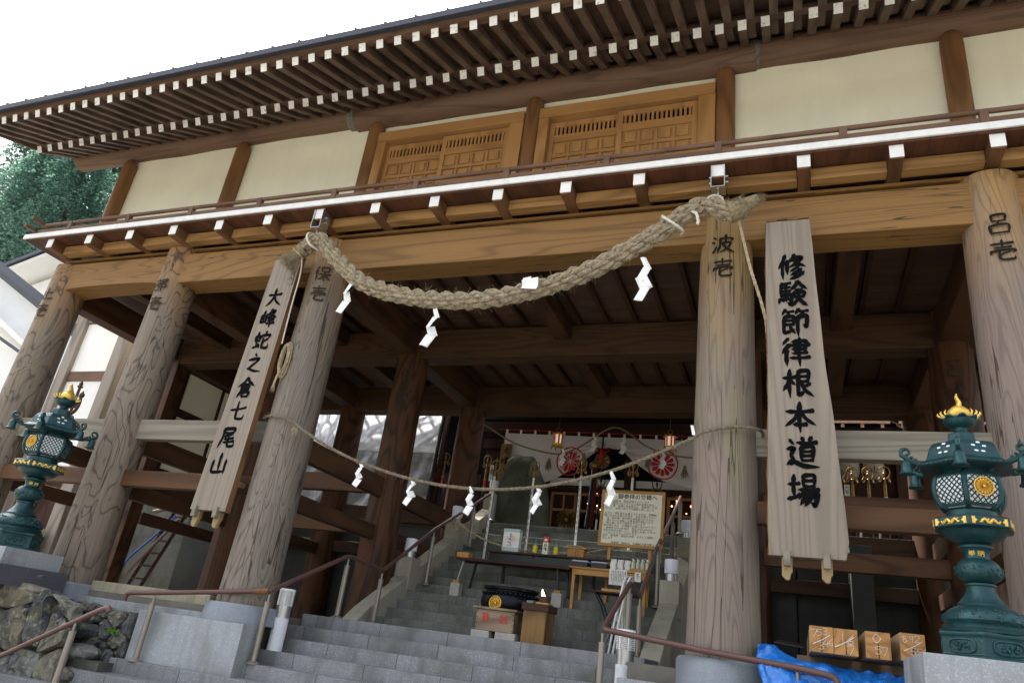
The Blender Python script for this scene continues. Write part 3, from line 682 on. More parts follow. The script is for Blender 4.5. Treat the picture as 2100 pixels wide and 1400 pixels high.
# sliding doors in the two middle bays
def door(x0,x1,y):
    z0,z1=5.62,7.10; d=MB(); s=.075
    d.box(x0,x0+s,y-.03,y+.01,z0,z1); d.box(x1-s,x1,y-.03,y+.01,z0,z1); d.prism([(x0+s,y-.03,z1-.085),(x1-s,y-.03,z1-.085),(x1-s,y-.03,z1),(x0+s,y-.03,z1)],(0,.038,0))
    o=part('sliding_door',d,m_door,G,bevel=.004)
    r=MB()
    for a,b_ in ((z1-.29,z1-.23),(z1-.36,z1-.29)): r.box(x0+s,x1-s,y-.028,y+.008,a+.002,b_)
    zz=z1-.36
    for k in range(5):
        r.box(x0+s,x1-s,y-.028,y+.008,zz-.25-.02,zz-.25+.03); zz-=.25
    part('door_rail',r,m_doorh,o,bevel=.003)
    part('louver_shade',MB().box(x0+s,x1-s,y+.012,y+.02,z1-.24,z1-.08),m_dark,o)  # black panel for the shade behind the louver slats
    sl=MB(); n=15; ww=(x1-x0-2*s)/n
    for k in range(n): sl.box(x0+s+ww*(k+.28),x0+s+ww*(k+.78),y-.022,y+.005,z1-.235,z1-.085)
    part('louver',sl,m_door,o)
    pn=MB(); zz=z1-.36
    for k in range(5):
        zc=zz-.25*k
        for c in range(4):
            w=(x1-x0-2*s)/4; xa=x0+s+w*c
            pn.box(xa-.018 if c else xa,xa+.018,y-.027,y+.006,zc-.25+.032,zc-.022) if c else None
            pn.box(xa+.045,xa+w-.045,y-.022,y-.004,zc-.25+.055,zc-.045)
    part('door_panel',pn,m_door,o,bevel=.006)
    part('door_back',MB().box(x0+s,x1-s,y-.004,y+.009,z0,z1-.25),m_doorh,o)
for a,b_ in ((-6.13,-3.41),(-3.41,-.69)):
    part('door_header',MB().box(a+.12,b_-.12,.1,.265,7.14,7.32),m_doorh,G,bevel=.006)
    part('door_jamb',MB().box(a+.12,a+.27,.12,.265,5.62,7.138),m_door,G,bevel=.004); part('door_jamb',MB().box(b_-.34,b_-.12,.12,.265,5.62,7.138),m_door,G,bevel=.004)
    c=(a+.27+b_-.34)/2; door(a+.275,c+.04,.235); door(c-.04,b_-.345,.185)
# ---- eaves: two tiers of rafters with white ends
def rafter_row(nm,x0,sp,n,ya,za,yb,zb,w,h):
    first=None; d=(V((0,yb,zb))-V((0,ya,za))).normalized()
    for k in range(n):
        x=x0+sp*k
        if first is None:
            first=part(nm,MB().bar((x,ya,za),(x,yb,zb),w,h,up=(0,-d.z,d.y)),m_raf,G); fx=x
            a=V((x,ya,za)); part('end_plate',MB().bar(a-d*.006,a-d*.0005,w+.002,h+.002,up=(0,-d.z,d.y)),m_white,first)
        else: clone(first,G,V((x-fx,0,0)))
rafter_row('base_rafter',-12.92,.2717,62,-.65,7.455,.75,7.455+1.4*.57,.1,.132)
rafter_row('flying_rafter',-12.82,.2717,62,-1.69,7.145,-.2,7.145+1.49*.42,.1,.132)
b=MB(); b.prism([(-13.0,-.70,7.50),(-13.0,-.60,7.50),(-13.0,-.60,7.615),(-13.0,-.70,7.565)],(18.2,0,0)); part('eave_board',b,m_eave,G)
b=MB(); b.prism([(-13.05,-1.74,7.185),(-13.05,-1.62,7.2),(-13.05,-1.62,7.30),(-13.05,-1.74,7.265)],(18.2,0,0)); part('eave_board',b,m_purl,G)
b=MB(); b.prism([(-13.05,-.66,7.525),(-13.05,.9,7.525+1.56*.57),(-13.05,.9,7.56+1.56*.57),(-13.05,-.66,7.56)],(18.2,0,0)); part('soffit_board',b,m_eave,G)
b=MB(); b.prism([(-13.05,-1.66,7.215),(-13.05,-.1,7.215+1.56*.42),(-13.05,-.1,7.25+1.56*.42),(-13.05,-1.66,7.25)],(18.2,0,0)); part('soffit_board',b,m_eave,G)
b=MB(); b.prism([(-13.15,-1.84,7.225),(-13.15,-1.70,7.275),(-13.15,-.3,7.93),(-13.15,3.2,9.7),(-13.15,6.55,7.93),(-13.15,6.55,8.08),(-13.15,3.2,9.9),(-13.15,-.3,8.09),(-13.15,-1.86,7.30)],(18.4,0,0)); r=part('roof',b,m_roof,G)
b=MB()
for k in range(40):
    x=-13.0+.455*k; b.tube([(x,-1.86,7.315),(x,-.3,8.11),(x,3.2,9.92)],.018,6)
part('roof_seam',b,m_roof,r)
for z,dz in ((0,.14),): 
    b=MB(); b.prism([(-13.1,-1.78,7.12),(-13.1,-.66,7.46),(-13.1,.9,8.36),(-13.1,.9,8.5),(-13.1,-.66,7.6),(-13.1,-1.78,7.27)],(.06,0,0)); part('barge_board',b,m_raf,G)
# ================================================================== sign boards
def signboard(label,xl,w0,w1,yf,th,ztop,zbot,text,zs_,xs_,size,live,sx=.8):
    t=thing('sign_board',label,'sign',((xl+xl+w0)/2,yf+th/2,zbot-.25),'tall wooden sign boards hung on the gate')
    b=MB(); n=24; L=[];R=[]
    for i in range(n+1):
        u=i/n; z=ztop+(zbot-ztop)*u
        L.append((xl-(.02*u+.006*math.sin(u*9) if live else 0.19*u),yf,z))
        wd=w0+(w1-w0)*(u**1.15 if live else u); R.append((xl+wd+(.005*math.sin(u*11)+.003*math.sin(u*23) if live else 0),yf,z))
        if not live: R[-1]=(R[-1][0]-0.19*u,yf,z)
    if live: R[-1]=(R[-1][0]-.035,yf,zbot)
    for i in range(n): b.prism([L[i],L[i+1],R[i+1],R[i]],(0,th,0))
    bm_=part('board',b,m_sign,t)
    if not live: 
        e=MB(); 
        for i in range(n): 
            a=V(R[i]);c=V(R[i+1]); e.add([a+V((.002,0.002,0)),c+V((.002,.002,0)),c+V((.002,th,0)),a+V((.002,th,0))],[(0,1,2,3)])
        part('side_edge',e,m_signedge,bm_)
    else:
        e=MB()
        for i in range(n):
            a=V(L[i]);c=V(L[i+1]); q=.012*math.sin(i*2.1)+.02; b2=.012*math.sin((i+1)*2.1)+.02
            e.add([a+V((q*1.2,-.0015,0)),c+V((b2*1.2,-.0015,0)),c+V((-b2*.5,th*.6,0)),a+V((-q*.5,th*.6,0))],[(0,1,2,3)])
        part('bark_edge',e,m_signedge,bm_)
    c=MB(); n=4; ww=w0/n
    for k in range(n): c.box(xl+ww*k,xl+ww*(k+1)-.002,yf-.012,yf+th+.012,ztop+.002+(.012 if k%2 else 0),ztop+.026+(.012 if k%2 else 0))
    part('top_batten',c,m_signedge,t)
    ink=MB()
    for ch,z,x in zip(text,zs_,xs_): write(ink,ch,(x,yf-.002,z),size,w=.168,sx=sx)
    part('lettering',ink,m_ink,t,fix=False)
    for xb in ((-.06,.27) if live else (-6.93,-6.6)):
        h=MB(); h.prism([(xb-.045,yf+.03,zbot-.004),(xb+.045,yf+.03,zbot-.004),(xb+.045,yf+.03,zbot-.13),(xb+.03,yf+.03,zbot-.15),(xb+.02,yf+.03,zbot-.2),(xb-.01,yf+.03,zbot-.205),(xb-.045,yf+.03,zbot-.17)],(0,.05,0)); h.box(xb-.03,xb+.03,yf+.08,-.072,zbot+.35,zbot+.42)
        h.box(xb-.028,xb+.028,yf+.08,yf+.12,zbot-.1,zbot+.4)
        hk=part('hook',h,m_hook,t,bevel=.004); part('hook_lip',MB().box(xb-.03,xb+.03,yf-.035,yf+.029,zbot-.09,zbot+.045),m_grey,hk,bevel=.008)
    return t
zR=[4.1,3.775,3.45,3.12,2.78,2.43,2.08,1.73]
sR=signboard('tall sign board with widening live edge right of the right main pillar',-.19,.44,.66,-.42,.075,4.68,1.12,'修験節律根本道場',zR,[.06,.06,.07,.07,.08,.09,.1,.1],.312,True,.88)
zL=[4.11,3.79,3.45,3.12,2.77,2.44,2.08,1.74]
sL=signboard('tall straight edged sign board on the left of the left main pillar',-6.83,.45,.55,-.42,.09,4.73,1.15,'大峰蛇之倉七尾山',zL,[-6.65,-6.655,-6.66,-6.68,-6.70,-6.715,-6.755,-6.765],.295,False,.9)
b=MB().box(-6.50,-6.42,-.432,-.4205,4.3,4.72); pl=part('name_plate',b,m_sign,sL)
b=MB(); type_on(b,'宗教法人',(-6.46,-.4325,4.62),.075,vertical=True); part('plate_lettering',b,m_ink,pl,fix=False)
# ================================================================== straw ropes
T=thing('straw_rope','thick braided straw rope sagging between two steel brackets under the balcony','rope',(-3.5,-.6,3.65))
path=[(-6.2,-.62,4.74),(-6.05,-.62,4.86),(-5.93,-.62,4.84),(-5.72,-.62,4.62),(-5.45,-.62,4.38),(-5.11,-.62,4.13),(-4.68,-.62,3.96),(-4.24,-.62,3.86),(-3.83,-.62,3.8),(-3.4,-.62,3.79),(-3.01,-.62,3.83),(-2.54,-.62,3.93),(-2.03,-.62,4.12),(-1.6,-.62,4.36),(-1.28,-.62,4.56),(-1.05,-.62,4.73),(-.88,-.63,4.82),(-.74,-.65,4.80),(-.62,-.66,4.72),(-.5,-.65,4.68)]
b=MB(); P=rope(b,path,.115,3,.6,4,6,None,.004); part('rope_body',b,m_strawg,T,smooth=True)
b=MB(); hair(b,P,.12,1500,.055); part('loose_straw',b,m_straw,T)
b=MB(); b.tube([(-6.2,-.62,4.73),(-6.28,-.63,4.66),(-6.33,-.63,4.6)],[.11,.08,.085],14); tuft(b,(-6.3,-.63,4.62),(-.55,-.1,-.75),.2,.085,420,.35,.004)
part('left_tassel_end',b,m_strawd,T)
b=MB(); b.tube([(-.56,-.65,4.69),(-.46,-.65,4.72),(-.38,-.64,4.79),(-.26,-.64,4.85)],[.12,.115,.08,.055],14); tuft(b,(-.36,-.64,4.8),(1,0,.32),.17,.04,300,.15,.0035); tuft(b,(-.55,-.64,4.72),(1,0,.2),.2,.1,240,.4,.003)
part('right_tassel_end',b,m_strawd,T)
b=MB(); 
for r_,z in ((.088,(-6.27,4.67)),(.075,(-.40,4.795)),(.085,(-.46,4.77))):
    pass
b.tube(ringpts((-6.27,-.63,4.665),.095,(0,1,0),(-.75,0,.66),16),.009,6,False); b.tube(ringpts((-.43,-.64,4.785),.088,(0,1,0),(-.3,0,.95),16),.008,6,False)
part('binding',b,m_straw,T,smooth=True)
def rope_thing(label,path,R,mat,cat='rope',strands=3,pitch=.2,nm='cord',n=6,yarns=1,group=None):
    b=MB(); rope(b,path,R,strands,pitch,yarns,n); return tag(part(nm,b,mat,smooth=True),label,cat,group)
rope_thing('white cord loop holding the left end of the straw rope to its bracket',[(-6.14,-.53,4.99),(-6.12,-.7,4.93),(-6.07,-.77,4.8),(-6.0,-.72,4.7),(-5.95,-.5,4.74),(-6.05,-.46,4.95),(-6.13,-.53,4.99)],.017,m_wcord)
rope_thing('white cord wound round the right shoulder of the straw rope',[(-1.28,-.5,4.6),(-1.28,-.7,4.68),(-1.22,-.78,4.6),(-1.12,-.77,4.52),(-1.05,-.66,4.5),(-1.1,-.5,4.55)],.016,m_wcord)
rope_thing('white cord loop holding the right end of the straw rope to its bracket',[(-.8,-.62,4.92),(-.74,-.6,4.97),(-.685,-.53,5.0),(-.65,-.56,4.96),(-.64,-.6,4.9),(-.62,-.64,4.82)],.022,m_wcord)
rope_thing('white cord end hanging under the knot of the straw rope',[(-.95,-.7,4.72),(-.9,-.74,4.66),(-.88,-.74,4.58),(-.88,-.74,4.52)],.018,m_wcord)
rope_thing('pale rope slanting down from the knot to the right sign board',[(-.47,-.62,4.66),(-.42,-.58,4.4),(-.35,-.54,4.05),(-.24,-.5,3.62),(-.2,-.33,3.4),(-.19,-.25,2.8),(-.2,-.22,2.2),(-.2,-.22,1.9)],.017,m_straw)
rope_thing('thin cord hanging beside the left sign board',[(-6.23,-.6,4.66),(-6.24,-.52,4.4),(-6.3,-.45,3.9),(-6.33,-.4,3.4)],.010,m_wcord)
b=MB()
for k in range(6):
    c=(-6.27+.015*math.sin(k*2),-.37+.012*k,3.2); pts=[(c[0]+.055*math.cos(a)*(1+.1*k%3*.2),c[1],c[2]+(.2+.012*k)*math.sin(a)) for a in [2*math.pi*i/20 for i in range(21)]]; rope(b,pts,.011,3,.12,1,5,60)
rope(b,[(-6.27,-.38,3.0),(-6.29,-.38,2.9),(-6.3,-.38,2.8)],.016,3,.12,1,5,20); tuft(b,(-6.3,-.38,2.82),(0,0,-1),.1,.014,40,.6,.002)
tag(part('rope_coil',b,m_straw,smooth=True),'coil of old rope hanging between the left sign and its pillar','rope')
path=[(-6.4,.2,2.42),(-6.5,0,2.42),(-6.44,-.22,2.42),(-6.15,-.36,2.4),(-5.88,-.34,2.33),(-5.63,-.36,2.2),(-5.2,-.38,2.0),(-4.72,-.38,1.83),(-4.,-.38,1.66),(-3.27,-.38,1.59),(-2.52,-.38,1.64),(-1.74,-.38,1.84),(-1.02,-.4,2.15),(-.8,-.37,2.28),(-.55,-.36,2.34),(-.3,-.26,2.35),(-.26,0,2.35)]
t=thing('thin_straw_rope','thin twisted straw rope strung across the stairs between the two main pillars','rope',(-3.4,-.38,1.57))
b=MB(); P2=rope(b,path,.019,3,.14,1,6); part('rope_strand',b,m_thin,t,smooth=True)
b=MB(); hair(b,P2,.02,260,.05,.001); tuft(b,(-5.78,-.38,2.24),(-.1,0,-1),.1,.03,40,.5,.002); part('loose_straw',b,m_straw,t)
def shide(label,x,y,z,H,lean=0,seg=4,w=.085,group='white zigzag paper streamers on the ropes',yaw=0,seed=0):
    rs=random.Random(seed+int(x*100)); b=MB(); h=H/seg; cx=x; vs=[];off=0
    quads=[]; px=0;
    for i in range(seg):
        s=1 if i%2==0 else -1; wi=w*(.45+.2*i) if i<2 else w*rs.uniform(.8,1.05)
        z0=z-h*i*.92; z1=z0-h*1.12; sh=s*w*.55
        x0=cx+lean*(i/seg)*H; x1=cx+sh+lean*((i+1)/seg)*H; yy=y+.012*s
        dy=rs.uniform(-.03,.03)
        quads.append([(x0-wi/2,yy,z0),(x0+wi/2,yy+dy,z0+.012*s),(x1+wi/2,yy+dy+.02*s,z1+.03*s),(x1-wi/2,yy+.01,z1-.01*s)])
        cx=cx+sh*.9
    for q in quads:
        b.grid(lambda u,v,q=q:(V(q[0]).lerp(V(q[1]),u)).lerp(V(q[3]).lerp(V(q[2]),u),v)+V((0,.012*math.sin(math.pi*u)*math.sin(2.5*v+x),0)),4,4)
    return tag(part('paper_streamer',b,m_paper,solid=.0012,smooth=True,fix=False),label,'paper streamer',group)
shide('white paper streamer at the left end of the thick straw rope',-5.27,-.66,4.24,.56,-.12,4,.11,seed=1)
shide('white paper streamer below the lowest part of the thick straw rope',-3.97,-.66,3.68,.5,-.1,4,.12,seed=2)
shide('white paper streamer below the right half of the thick straw rope',-1.48,-.66,4.2,.56,-.02,4,.13,seed=3)
b=MB(); b.grid(lambda u,v:V((-2.84+.2*u,-.78+.04*math.sin(3*v)-.03*u*v,3.93-.17*v*(.6+.4*u)+.03*u)),6,6); b.grid(lambda u,v:V((-2.85+.1*u,-.72,3.99-.06*v+.02*u)),3,3)
tag(part('paper_streamer',b,m_paper,solid=.0012,smooth=True),'folded white paper stuck flat against the middle of the thick straw rope','paper streamer','white zigzag paper streamers on the ropes')
for i,(x,z,H,ln) in enumerate(((-4.73,1.83,.28,.0),(-4.01,1.66,.29,-.05),(-3.28,1.60,.29,.02),(-2.51,1.65,.29,-.05),(-1.73,1.83,.35,-.02))):
    shide(('leftmost','second from left','middle','second from right','rightmost')[i]+' of the five small white streamers on the thin rope across the stairs',x,-.395,z,H,ln,4,.075,seed=10+i)
b=MB(); b.grid(lambda u,v:V((-.94+.03*u+.02*v,-.43+.02*math.sin(3*v),2.33-.10*v)),3,4); tag(part('paper_knot',b,m_paper,solid=.0012),'small twist of white paper tied where the thin rope nears the right pillar','paper')
# ================================================================== rubble walls
def clip(poly,p,nn):
    out=[]
    for i in range(len(poly)):
        a,b=poly[i],poly[(i+1)%len(poly)]; da=(a-p).dot(nn); db=(b-p).dot(nn)
        if da<=0: out.append(a)
        if da*db<0: out.append(a+(b-a)*(da/(da-db)))
    return out
def rubble(outline,n,seed,depth=.16,gap=.016):
    """stones fitted as Voronoi cells of jittered sites; returns a builder in (u, depth, v) space"""
    rs=random.Random(seed); xs=[p[0] for p in outline]; ys=[p[1] for p in outline]; O=[V(p) for p in outline]
    sites=[]
    while len(sites)<n:
        c=V((rs.uniform(min(xs),max(xs)),rs.uniform(min(ys),max(ys)))); best=None
        for _ in range(7):
            q=V((rs.uniform(min(xs),max(xs)),rs.uniform(min(ys),max(ys)))); d=min([(q-s).length for s in sites] or [9]); 
            if best is None or d>best[0]: best=(d,q)
        sites.append(best[1])
    b=MB()
    for s in sites:
        poly=O[:]
        for t in sites:
            if t is s: continue
            poly=clip(poly,(s+t)/2,(t-s).normalized())
            if len(poly)<3: break
        if len(poly)<3: continue
        c=sum(poly,V((0,0)))/len(poly); size=sum((p-c).length for p in poly)/len(poly)
        if size<.03: continue
        P=[]
        for i in range(len(poly)):
            a,d=poly[i],poly[(i+1)%len(poly)]; P.append(a.lerp(d,rs.uniform(.12,.2))); P.append(a.lerp(d,rs.uniform(.45,.55))+V((rs.gauss(0,.012),rs.gauss(0,.012)))); P.append(a.lerp(d,rs.uniform(.8,.88)))
        k=(size-gap)/size; tx,ty=rs.gauss(0,.13),rs.gauss(0,.13); dd=depth*rs.uniform(.6,1.15); m=len(P); base=len(b.v)
        for sc,dp in ((k,0),(k*.99,dd*.6),(k*.93,dd*.93),(k*.5,dd*1.0)):
            for p in P:
                q=c+(p-c)*sc; z=dp+(q-c).dot(V((tx,ty)))*(1 if dp else 0)*.8+(rs.gauss(0,.012) if dp else 0)
                b.v.append(V((q.x,-z,q.y)))
        for r in range(3):
            for i in range(m): b.f.append((base+r*m+i,base+r*m+(i+1)%m,base+(r+1)*m+(i+1)%m,base+(r+1)*m+i))
        b.f.append(tuple(range(base+3*m,base+4*m)))
    return b
t=thing('rubble_wall','big dark rubble stone wall at the lower left below the left bronze lantern','stone wall',(-10,-1.0,-1.65))
b=rubble([(-12.5,-1.66),(-7.62,-1.66),(-7.6,-.1),(-8.25,.02),(-9.0,.12),(-12.5,.16)],46,5,.17); M0=Matrix.Translation((0,-.92,0))
part('stones',MB().merge(b,M0),m_rock,t); part('mortar_core',MB().prism([(-12.5,-.915,-1.66),(-7.68,-.915,-1.66),(-8.6,-.2,-1.66),(-12.5,-.2,-1.66)],(0,0,1.56)),m_mortar,t)
b=MB()
for i,(x,z,s) in enumerate(((-9.3,.18,.2),(-8.75,.12,.15),(-9.75,.2,.22))):
    q=MB().ball((x,-.85,z),s,9,6,(1.2,.9,.6)); 
    for p in q.v: p+=V((mnoise.noise(p*5)*.07,mnoise.noise(p*5+V((9,0,0)))*.07,mnoise.noise(p*5+V((0,9,0)))*.06))
    b.merge(q)
part('capping_stones',b,m_rock,t)
t=thing('rubble_bank','smaller rubble stone wall with rough stone steps beside the granite block','stone wall',(-7.9,-.4,-1.65))
b=rubble([(-8.5,-1.2),(-7.27,-1.2),(-7.27,-.1),(-8.5,-.06)],34,9,.12); part('stones',MB().merge(b,Matrix.Translation((0,-.42,0))),m_rock,t)
part('mortar_core',MB().box(-8.6,-7.27,-.418,-.13,-1.3,-.11),m_mortar,t)
b=MB()
for x0,x1,y,z in ((-8.3,-7.72,-.66,-.30),(-8.15,-7.5,-.8,-.52),(-8.1,-7.45,-.95,-.76)):
    q=MB().grid(lambda u,v:V((x0+(x1-x0)*u,y-.02+.3*v,z)),8,5); q=MB(); q.ball(((x0+x1)/2,y+.12,z-.07),.3,14,8,((x1-x0)/.6,.62,.36))
    for p in q.v:
        p.z=min(p.z,z+.008*mnoise.noise(p*9)); p+=V((mnoise.noise(p*4)*.05,mnoise.noise(p*4+V((7,0,0)))*.05,mnoise.noise(p*6)*.03))
    b.merge(q)
part('rough_step',b,m_rock,t); part('rough_fill',MB().box(-8.25,-7.27,-.8,-.425,-1.4,-.66),m_mortar,t)
def leaves(mb,c,R,n,s,seed):
    rs=random.Random(seed)
    for i in range(n):
        p=V(c)+V((rs.gauss(0,R),rs.gauss(0,R),abs(rs.gauss(0,R)))); a=V((rs.gauss(0,1),rs.gauss(0,1),rs.gauss(0,1))).normalized()*s; b_=a.orthogonal().normalized()*s*.5
        mb.add([p-a,p+b_,p+a,p-b_],[(0,1,2,3)])
b=MB(); leaves(b,(-7.42,-.6,-.36),.03,40,.02,3); tag(part('small_weed',b,m_moss,fix=False),'small green weed growing from a joint of the rubble bank','plant')
# ================================================================== bronze lanterns
def lantern(label,X,Y,Zb,H,rot,crest_face,group):
    k=H/2.0; t=thing('bronze_lantern',label,'lantern',(X,Y,Zb),group); C=lambda p:(X+p[0]*k,Y+p[1]*k,Zb+p[2]*k)
    def LT(nm,prof,mat,n=32,ro=0,par=t,**kw): return part(nm,MB().lathe([(r*k,z*k) for r,z in prof],(X,Y,Zb),n,ro),mat,par,**kw)
    base=LT('base',[(.345,0),(.345,.02),(.325,.03),(.325,.15),(.34,.165),(.335,.19)],m_teal,6,rot,bevel=.012*k)
    b=MB()
    for i in range(6):
        a=rot+math.pi/6+i*math.pi/3; d=V((math.cos(a),math.sin(a),0)); x=V((-math.sin(a),math.cos(a),0)); c=V(C((0,0,.09)))+d*.283*k
        pts=[c+x*(.1*k*math.copysign(abs(math.cos(q))**.6,math.cos(q)))+V((0,0,.045*k*math.copysign(abs(math.sin(q))**.6,math.sin(q)))) for q in [2*math.pi*j/24 for j in range(25)]]
        b.tube(pts,.009*k,6,False)
        rs=random.Random(i)
        for j in range(16): b.ball(c+x*rs.uniform(-.065,.065)*k+V((0,0,rs.uniform(-.022,.022)*k)),rs.uniform(.008,.017)*k,6,4)
    part('relief',b,m_teal,base,smooth=True)
    foot=LT('foot',[(.30,.19),(.305,.205),(.28,.215),(.285,.235),(.262,.25),(.278,.275),(.272,.31),(.235,.35),(.20,.37),(.165,.385),(.168,.40),(.155,.41),(.118,.46),(.098,.50),(.092,.53),(.103,.535),(.103,.55),(.09,.555)],m_teal,40,smooth=True)
    b=MB(); rs=random.Random(4)
    for j in range(130):
        a=rs.uniform(0,6.28); z=rs.uniform(.268,.345); r=.272 if z<.3 else .272-(z-.3)*.75
        b.ball(C((math.cos(a)*r,math.sin(a)*r,z)),rs.uniform(.006,.015)*k,6,4)
    part('relief',b,m_teal,foot,smooth=True)
    st=LT('stem',[(.085,.555),(.10,.565),(.14,.59),(.157,.63),(.152,.67),(.128,.71),(.105,.728),(.088,.735),(.084,.76),(.098,.80),(.118,.815),(.118,.83),(.10,.838),(.112,.845)],m_teal,40,smooth=True)
    b=MB(); rs=random.Random(5)
    for j in range(70):
        a=rs.uniform(0,6.28); z=rs.uniform(.61,.67); b.ball(C((math.cos(a)*.155,math.sin(a)*.155,z)),rs.uniform(.005,.012)*k,6,4)
    part('relief',b,m_teal,st,smooth=True)
    b=MB()
    av=math.atan2(-7.5-Y,-X)
    for ch,da in (('奉',.32),('納',-.32)):
        a=av-da+math.pi if False else av-da; d=V((math.cos(a),math.sin(a),0)); x=V((-math.sin(a),math.cos(a),0)); type_on(b,ch,V(C((0,0,.752)))+d*(.092*k),.052*k,x,(0,0,1),d,-.004,'C')
    part('gilt_lettering',b,m_gold,st,fix=False)
    bowl=LT('bowl',[(.10,.845),(.115,.86),(.165,.875),(.205,.905),(.215,.93),(.23,.94),(.265,.945)],m_teal,40,smooth=True)
    plate=LT('hexagonal_plate',[(.275,.945),(.292,.95),(.292,1.02),(.275,1.03)],m_teal,6,rot,bevel=.006*k)
    b=MB()
    for i in range(6):
        a=rot+math.pi/6+i*math.pi/3; d=V((math.cos(a),math.sin(a),0)); x=V((-math.sin(a),math.cos(a),0)); c=V(C((0,0,.985)))+d*.2535*k; b=MB()
        for s in (-1,1):
            o=c+x*s*.118*k; b.prism([o-V((0,0,.026*k))-x*.014*k*s,o+V((0,0,.026*k))-x*.014*k*s,o+V((0,0,.026*k))+x*.008*k*s,o-V((0,0,.026*k))+x*.008*k*s],d*.004*k)
            b.prism([o-V((0,0,.026*k)),o+V((0,0,.026*k)),o-x*.03*k*s],d*.006*k)
        rs=random.Random(i+20); pts=[c+x*(-.075+.15*j/12)*k+V((0,0,.014*k*math.sin(j*1.25+i)))+d*.004*k for j in range(13)]
        b.tube(pts,[.006*k+.006*k*math.sin(math.pi*j/12) for j in range(13)],6)
        for j in range(10): b.ball(c+x*rs.uniform(-.07,.07)*k+V((0,0,rs.uniform(-.018,.018)*k))+d*.003*k,rs.uniform(.004,.008)*k,6,4)
        part('gilt_dragon_relief',b,m_gold,plate,smooth=True)

    LT('neck',[(.19,1.03),(.19,1.045),(.172,1.05),(.172,1.09),(.185,1.10),(.15,1.11)],m_teal,40,smooth=True)
    BP=[(.155,1.10),(.21,1.12),(.244,1.17),(.259,1.23),(.258,1.29),(.242,1.345),(.21,1.38),(.165,1.39)]
    body=LT('light_chamber',[(r*.985,z) for r,z in BP],m_lpane,6,rot)
    def surf(face,u,z):          # point on hexagonal barrel face
        for (r0,z0),(r1,z1) in zip(BP,BP[1:]):
            if z0<=z<=z1: r=r0+(r1-r0)*(z-z0)/(z1-z0); break
        a0=rot+face*math.pi/3; a1=a0+math.pi/3
        p=V((math.cos(a0),math.sin(a0),0))*r*(1-u)+V((math.cos(a1),math.sin(a1),0))*r*u
        return V(C((p.x,p.y,z)))
    b=MB()
    for i in range(6):
        b.tube([surf(i,0,1.101+.288*j/10) for j in range(11)],.021*k,6)
        for z in (1.125,1.365): b.tube([surf(i,u/4,z) for u in range(5)],.014*k,6)
    fr=part('frame',b,m_teal,body,smooth=True)
    b=MB(); n=9
    for i in range(6):
        for s in (-1,1):
            for q in range(-4,10):
                pts=[]
                for j in range(13):
                    v=j/12; u=(q+ (v*5.2 if s>0 else 5.2-v*5.2))/6-.35
                    if .06<=u<=.94: pts.append(surf(i,u,1.13+.23*v))
                if len(pts)>1: b.tube(pts,.0052*k,4,False)
    part('lattice',b,m_teal,body)
    for f in range(6):
        if f%3!=crest_face%3: continue
        a=rot+math.pi/6+f*math.pi/3; d=V((math.cos(a),math.sin(a),0)); x=V((-math.sin(a),math.cos(a),0)); c=V(C((0,0,1.255)))+d*.243*k
        b=MB(); crest(b,c,.062*k,x,(0,0,1),d,16,.012*k,1.1); b.tube(ringpts(c,.07*k,x,(0,0,1),28),.006*k,6,False)
        cr=part('chrysanthemum_crest',b,m_gold,body,smooth=True)
        part('crest_disc',MB().add([c-d*.002]+[p-d*.002 for p in ringpts(c,.07*k,x,(0,0,1),28)[:-1]],[(0,j+1,(j+1)%28+1) for j in range(28)]),m_teal,cr)
    roof=LT('roof',[(.17,1.385),(.18,1.41),(.225,1.425),(.36,1.43),(.365,1.45),(.335,1.465),(.30,1.49),(.282,1.54),(.268,1.59),(.235,1.635),(.12,1.65)],m_teal,6,rot,bevel=.012*k)
    b=MB()
    for i in range(6):
        for j in range(9):
            a0=rot+i*math.pi/3;a1=a0+math.pi/3;u=(j+.5)/9; p=(V((math.cos(a0),math.sin(a0),0))*(1-u)+V((math.cos(a1),math.sin(a1),0))*u)*.367
            b.ball(C((p.x,p.y,1.44)),.005*k,6,4)
    part('rivets',b,m_iron,roof)
    for i in range(6):
        a=rot+i*math.pi/3; d=V((math.cos(a),math.sin(a),0)); x=V((-math.sin(a),math.cos(a),0)); o=V(C((0,0,1.45)))+d*.33*k
        pts=[o+d*.02*k,o+d*.09*k+V((0,0,.015*k)),o+d*.135*k+V((0,0,.05*k))]
        cc=o+d*.115*k+V((0,0,.085*k)); pts+=[cc+(d*math.cos(q)+V((0,0,math.sin(q))))*(.05*k*(1-.09*j)) for j,q in enumerate([-.5+.55*i2 for i2 in range(10)])]
        b=MB().tube(pts,[.024*k,.022*k,.019*k]+[.018*k-.0011*k*j for j in range(10)],8)
        for j,(q,r) in enumerate(((.05,.018),(.08,.015),(.11,.012))): b.ball(o+d*q*k+V((0,0,(.03+.02*j)*k)),r*k,6,4)
        sc=part('scroll_arm',b,m_teal,roof,smooth=True)
        bc=o+d*.125*k+V((0,0,-.015*k)); b=MB().lathe([(.006*k,.05*k),(.02*k,.035*k),(.036*k,.02*k),(.040*k,-.03*k),(.046*k,-.06*k),(.06*k,-.075*k),(.058*k,-.08*k),(.03*k,-.06*k)],bc,16); b.tube([bc+V((0,0,.05*k)),bc+V((0,0,.09*k))],.004*k,6)
        part('wind_bell',b,m_teal,roof,smooth=True)
    b=MB()
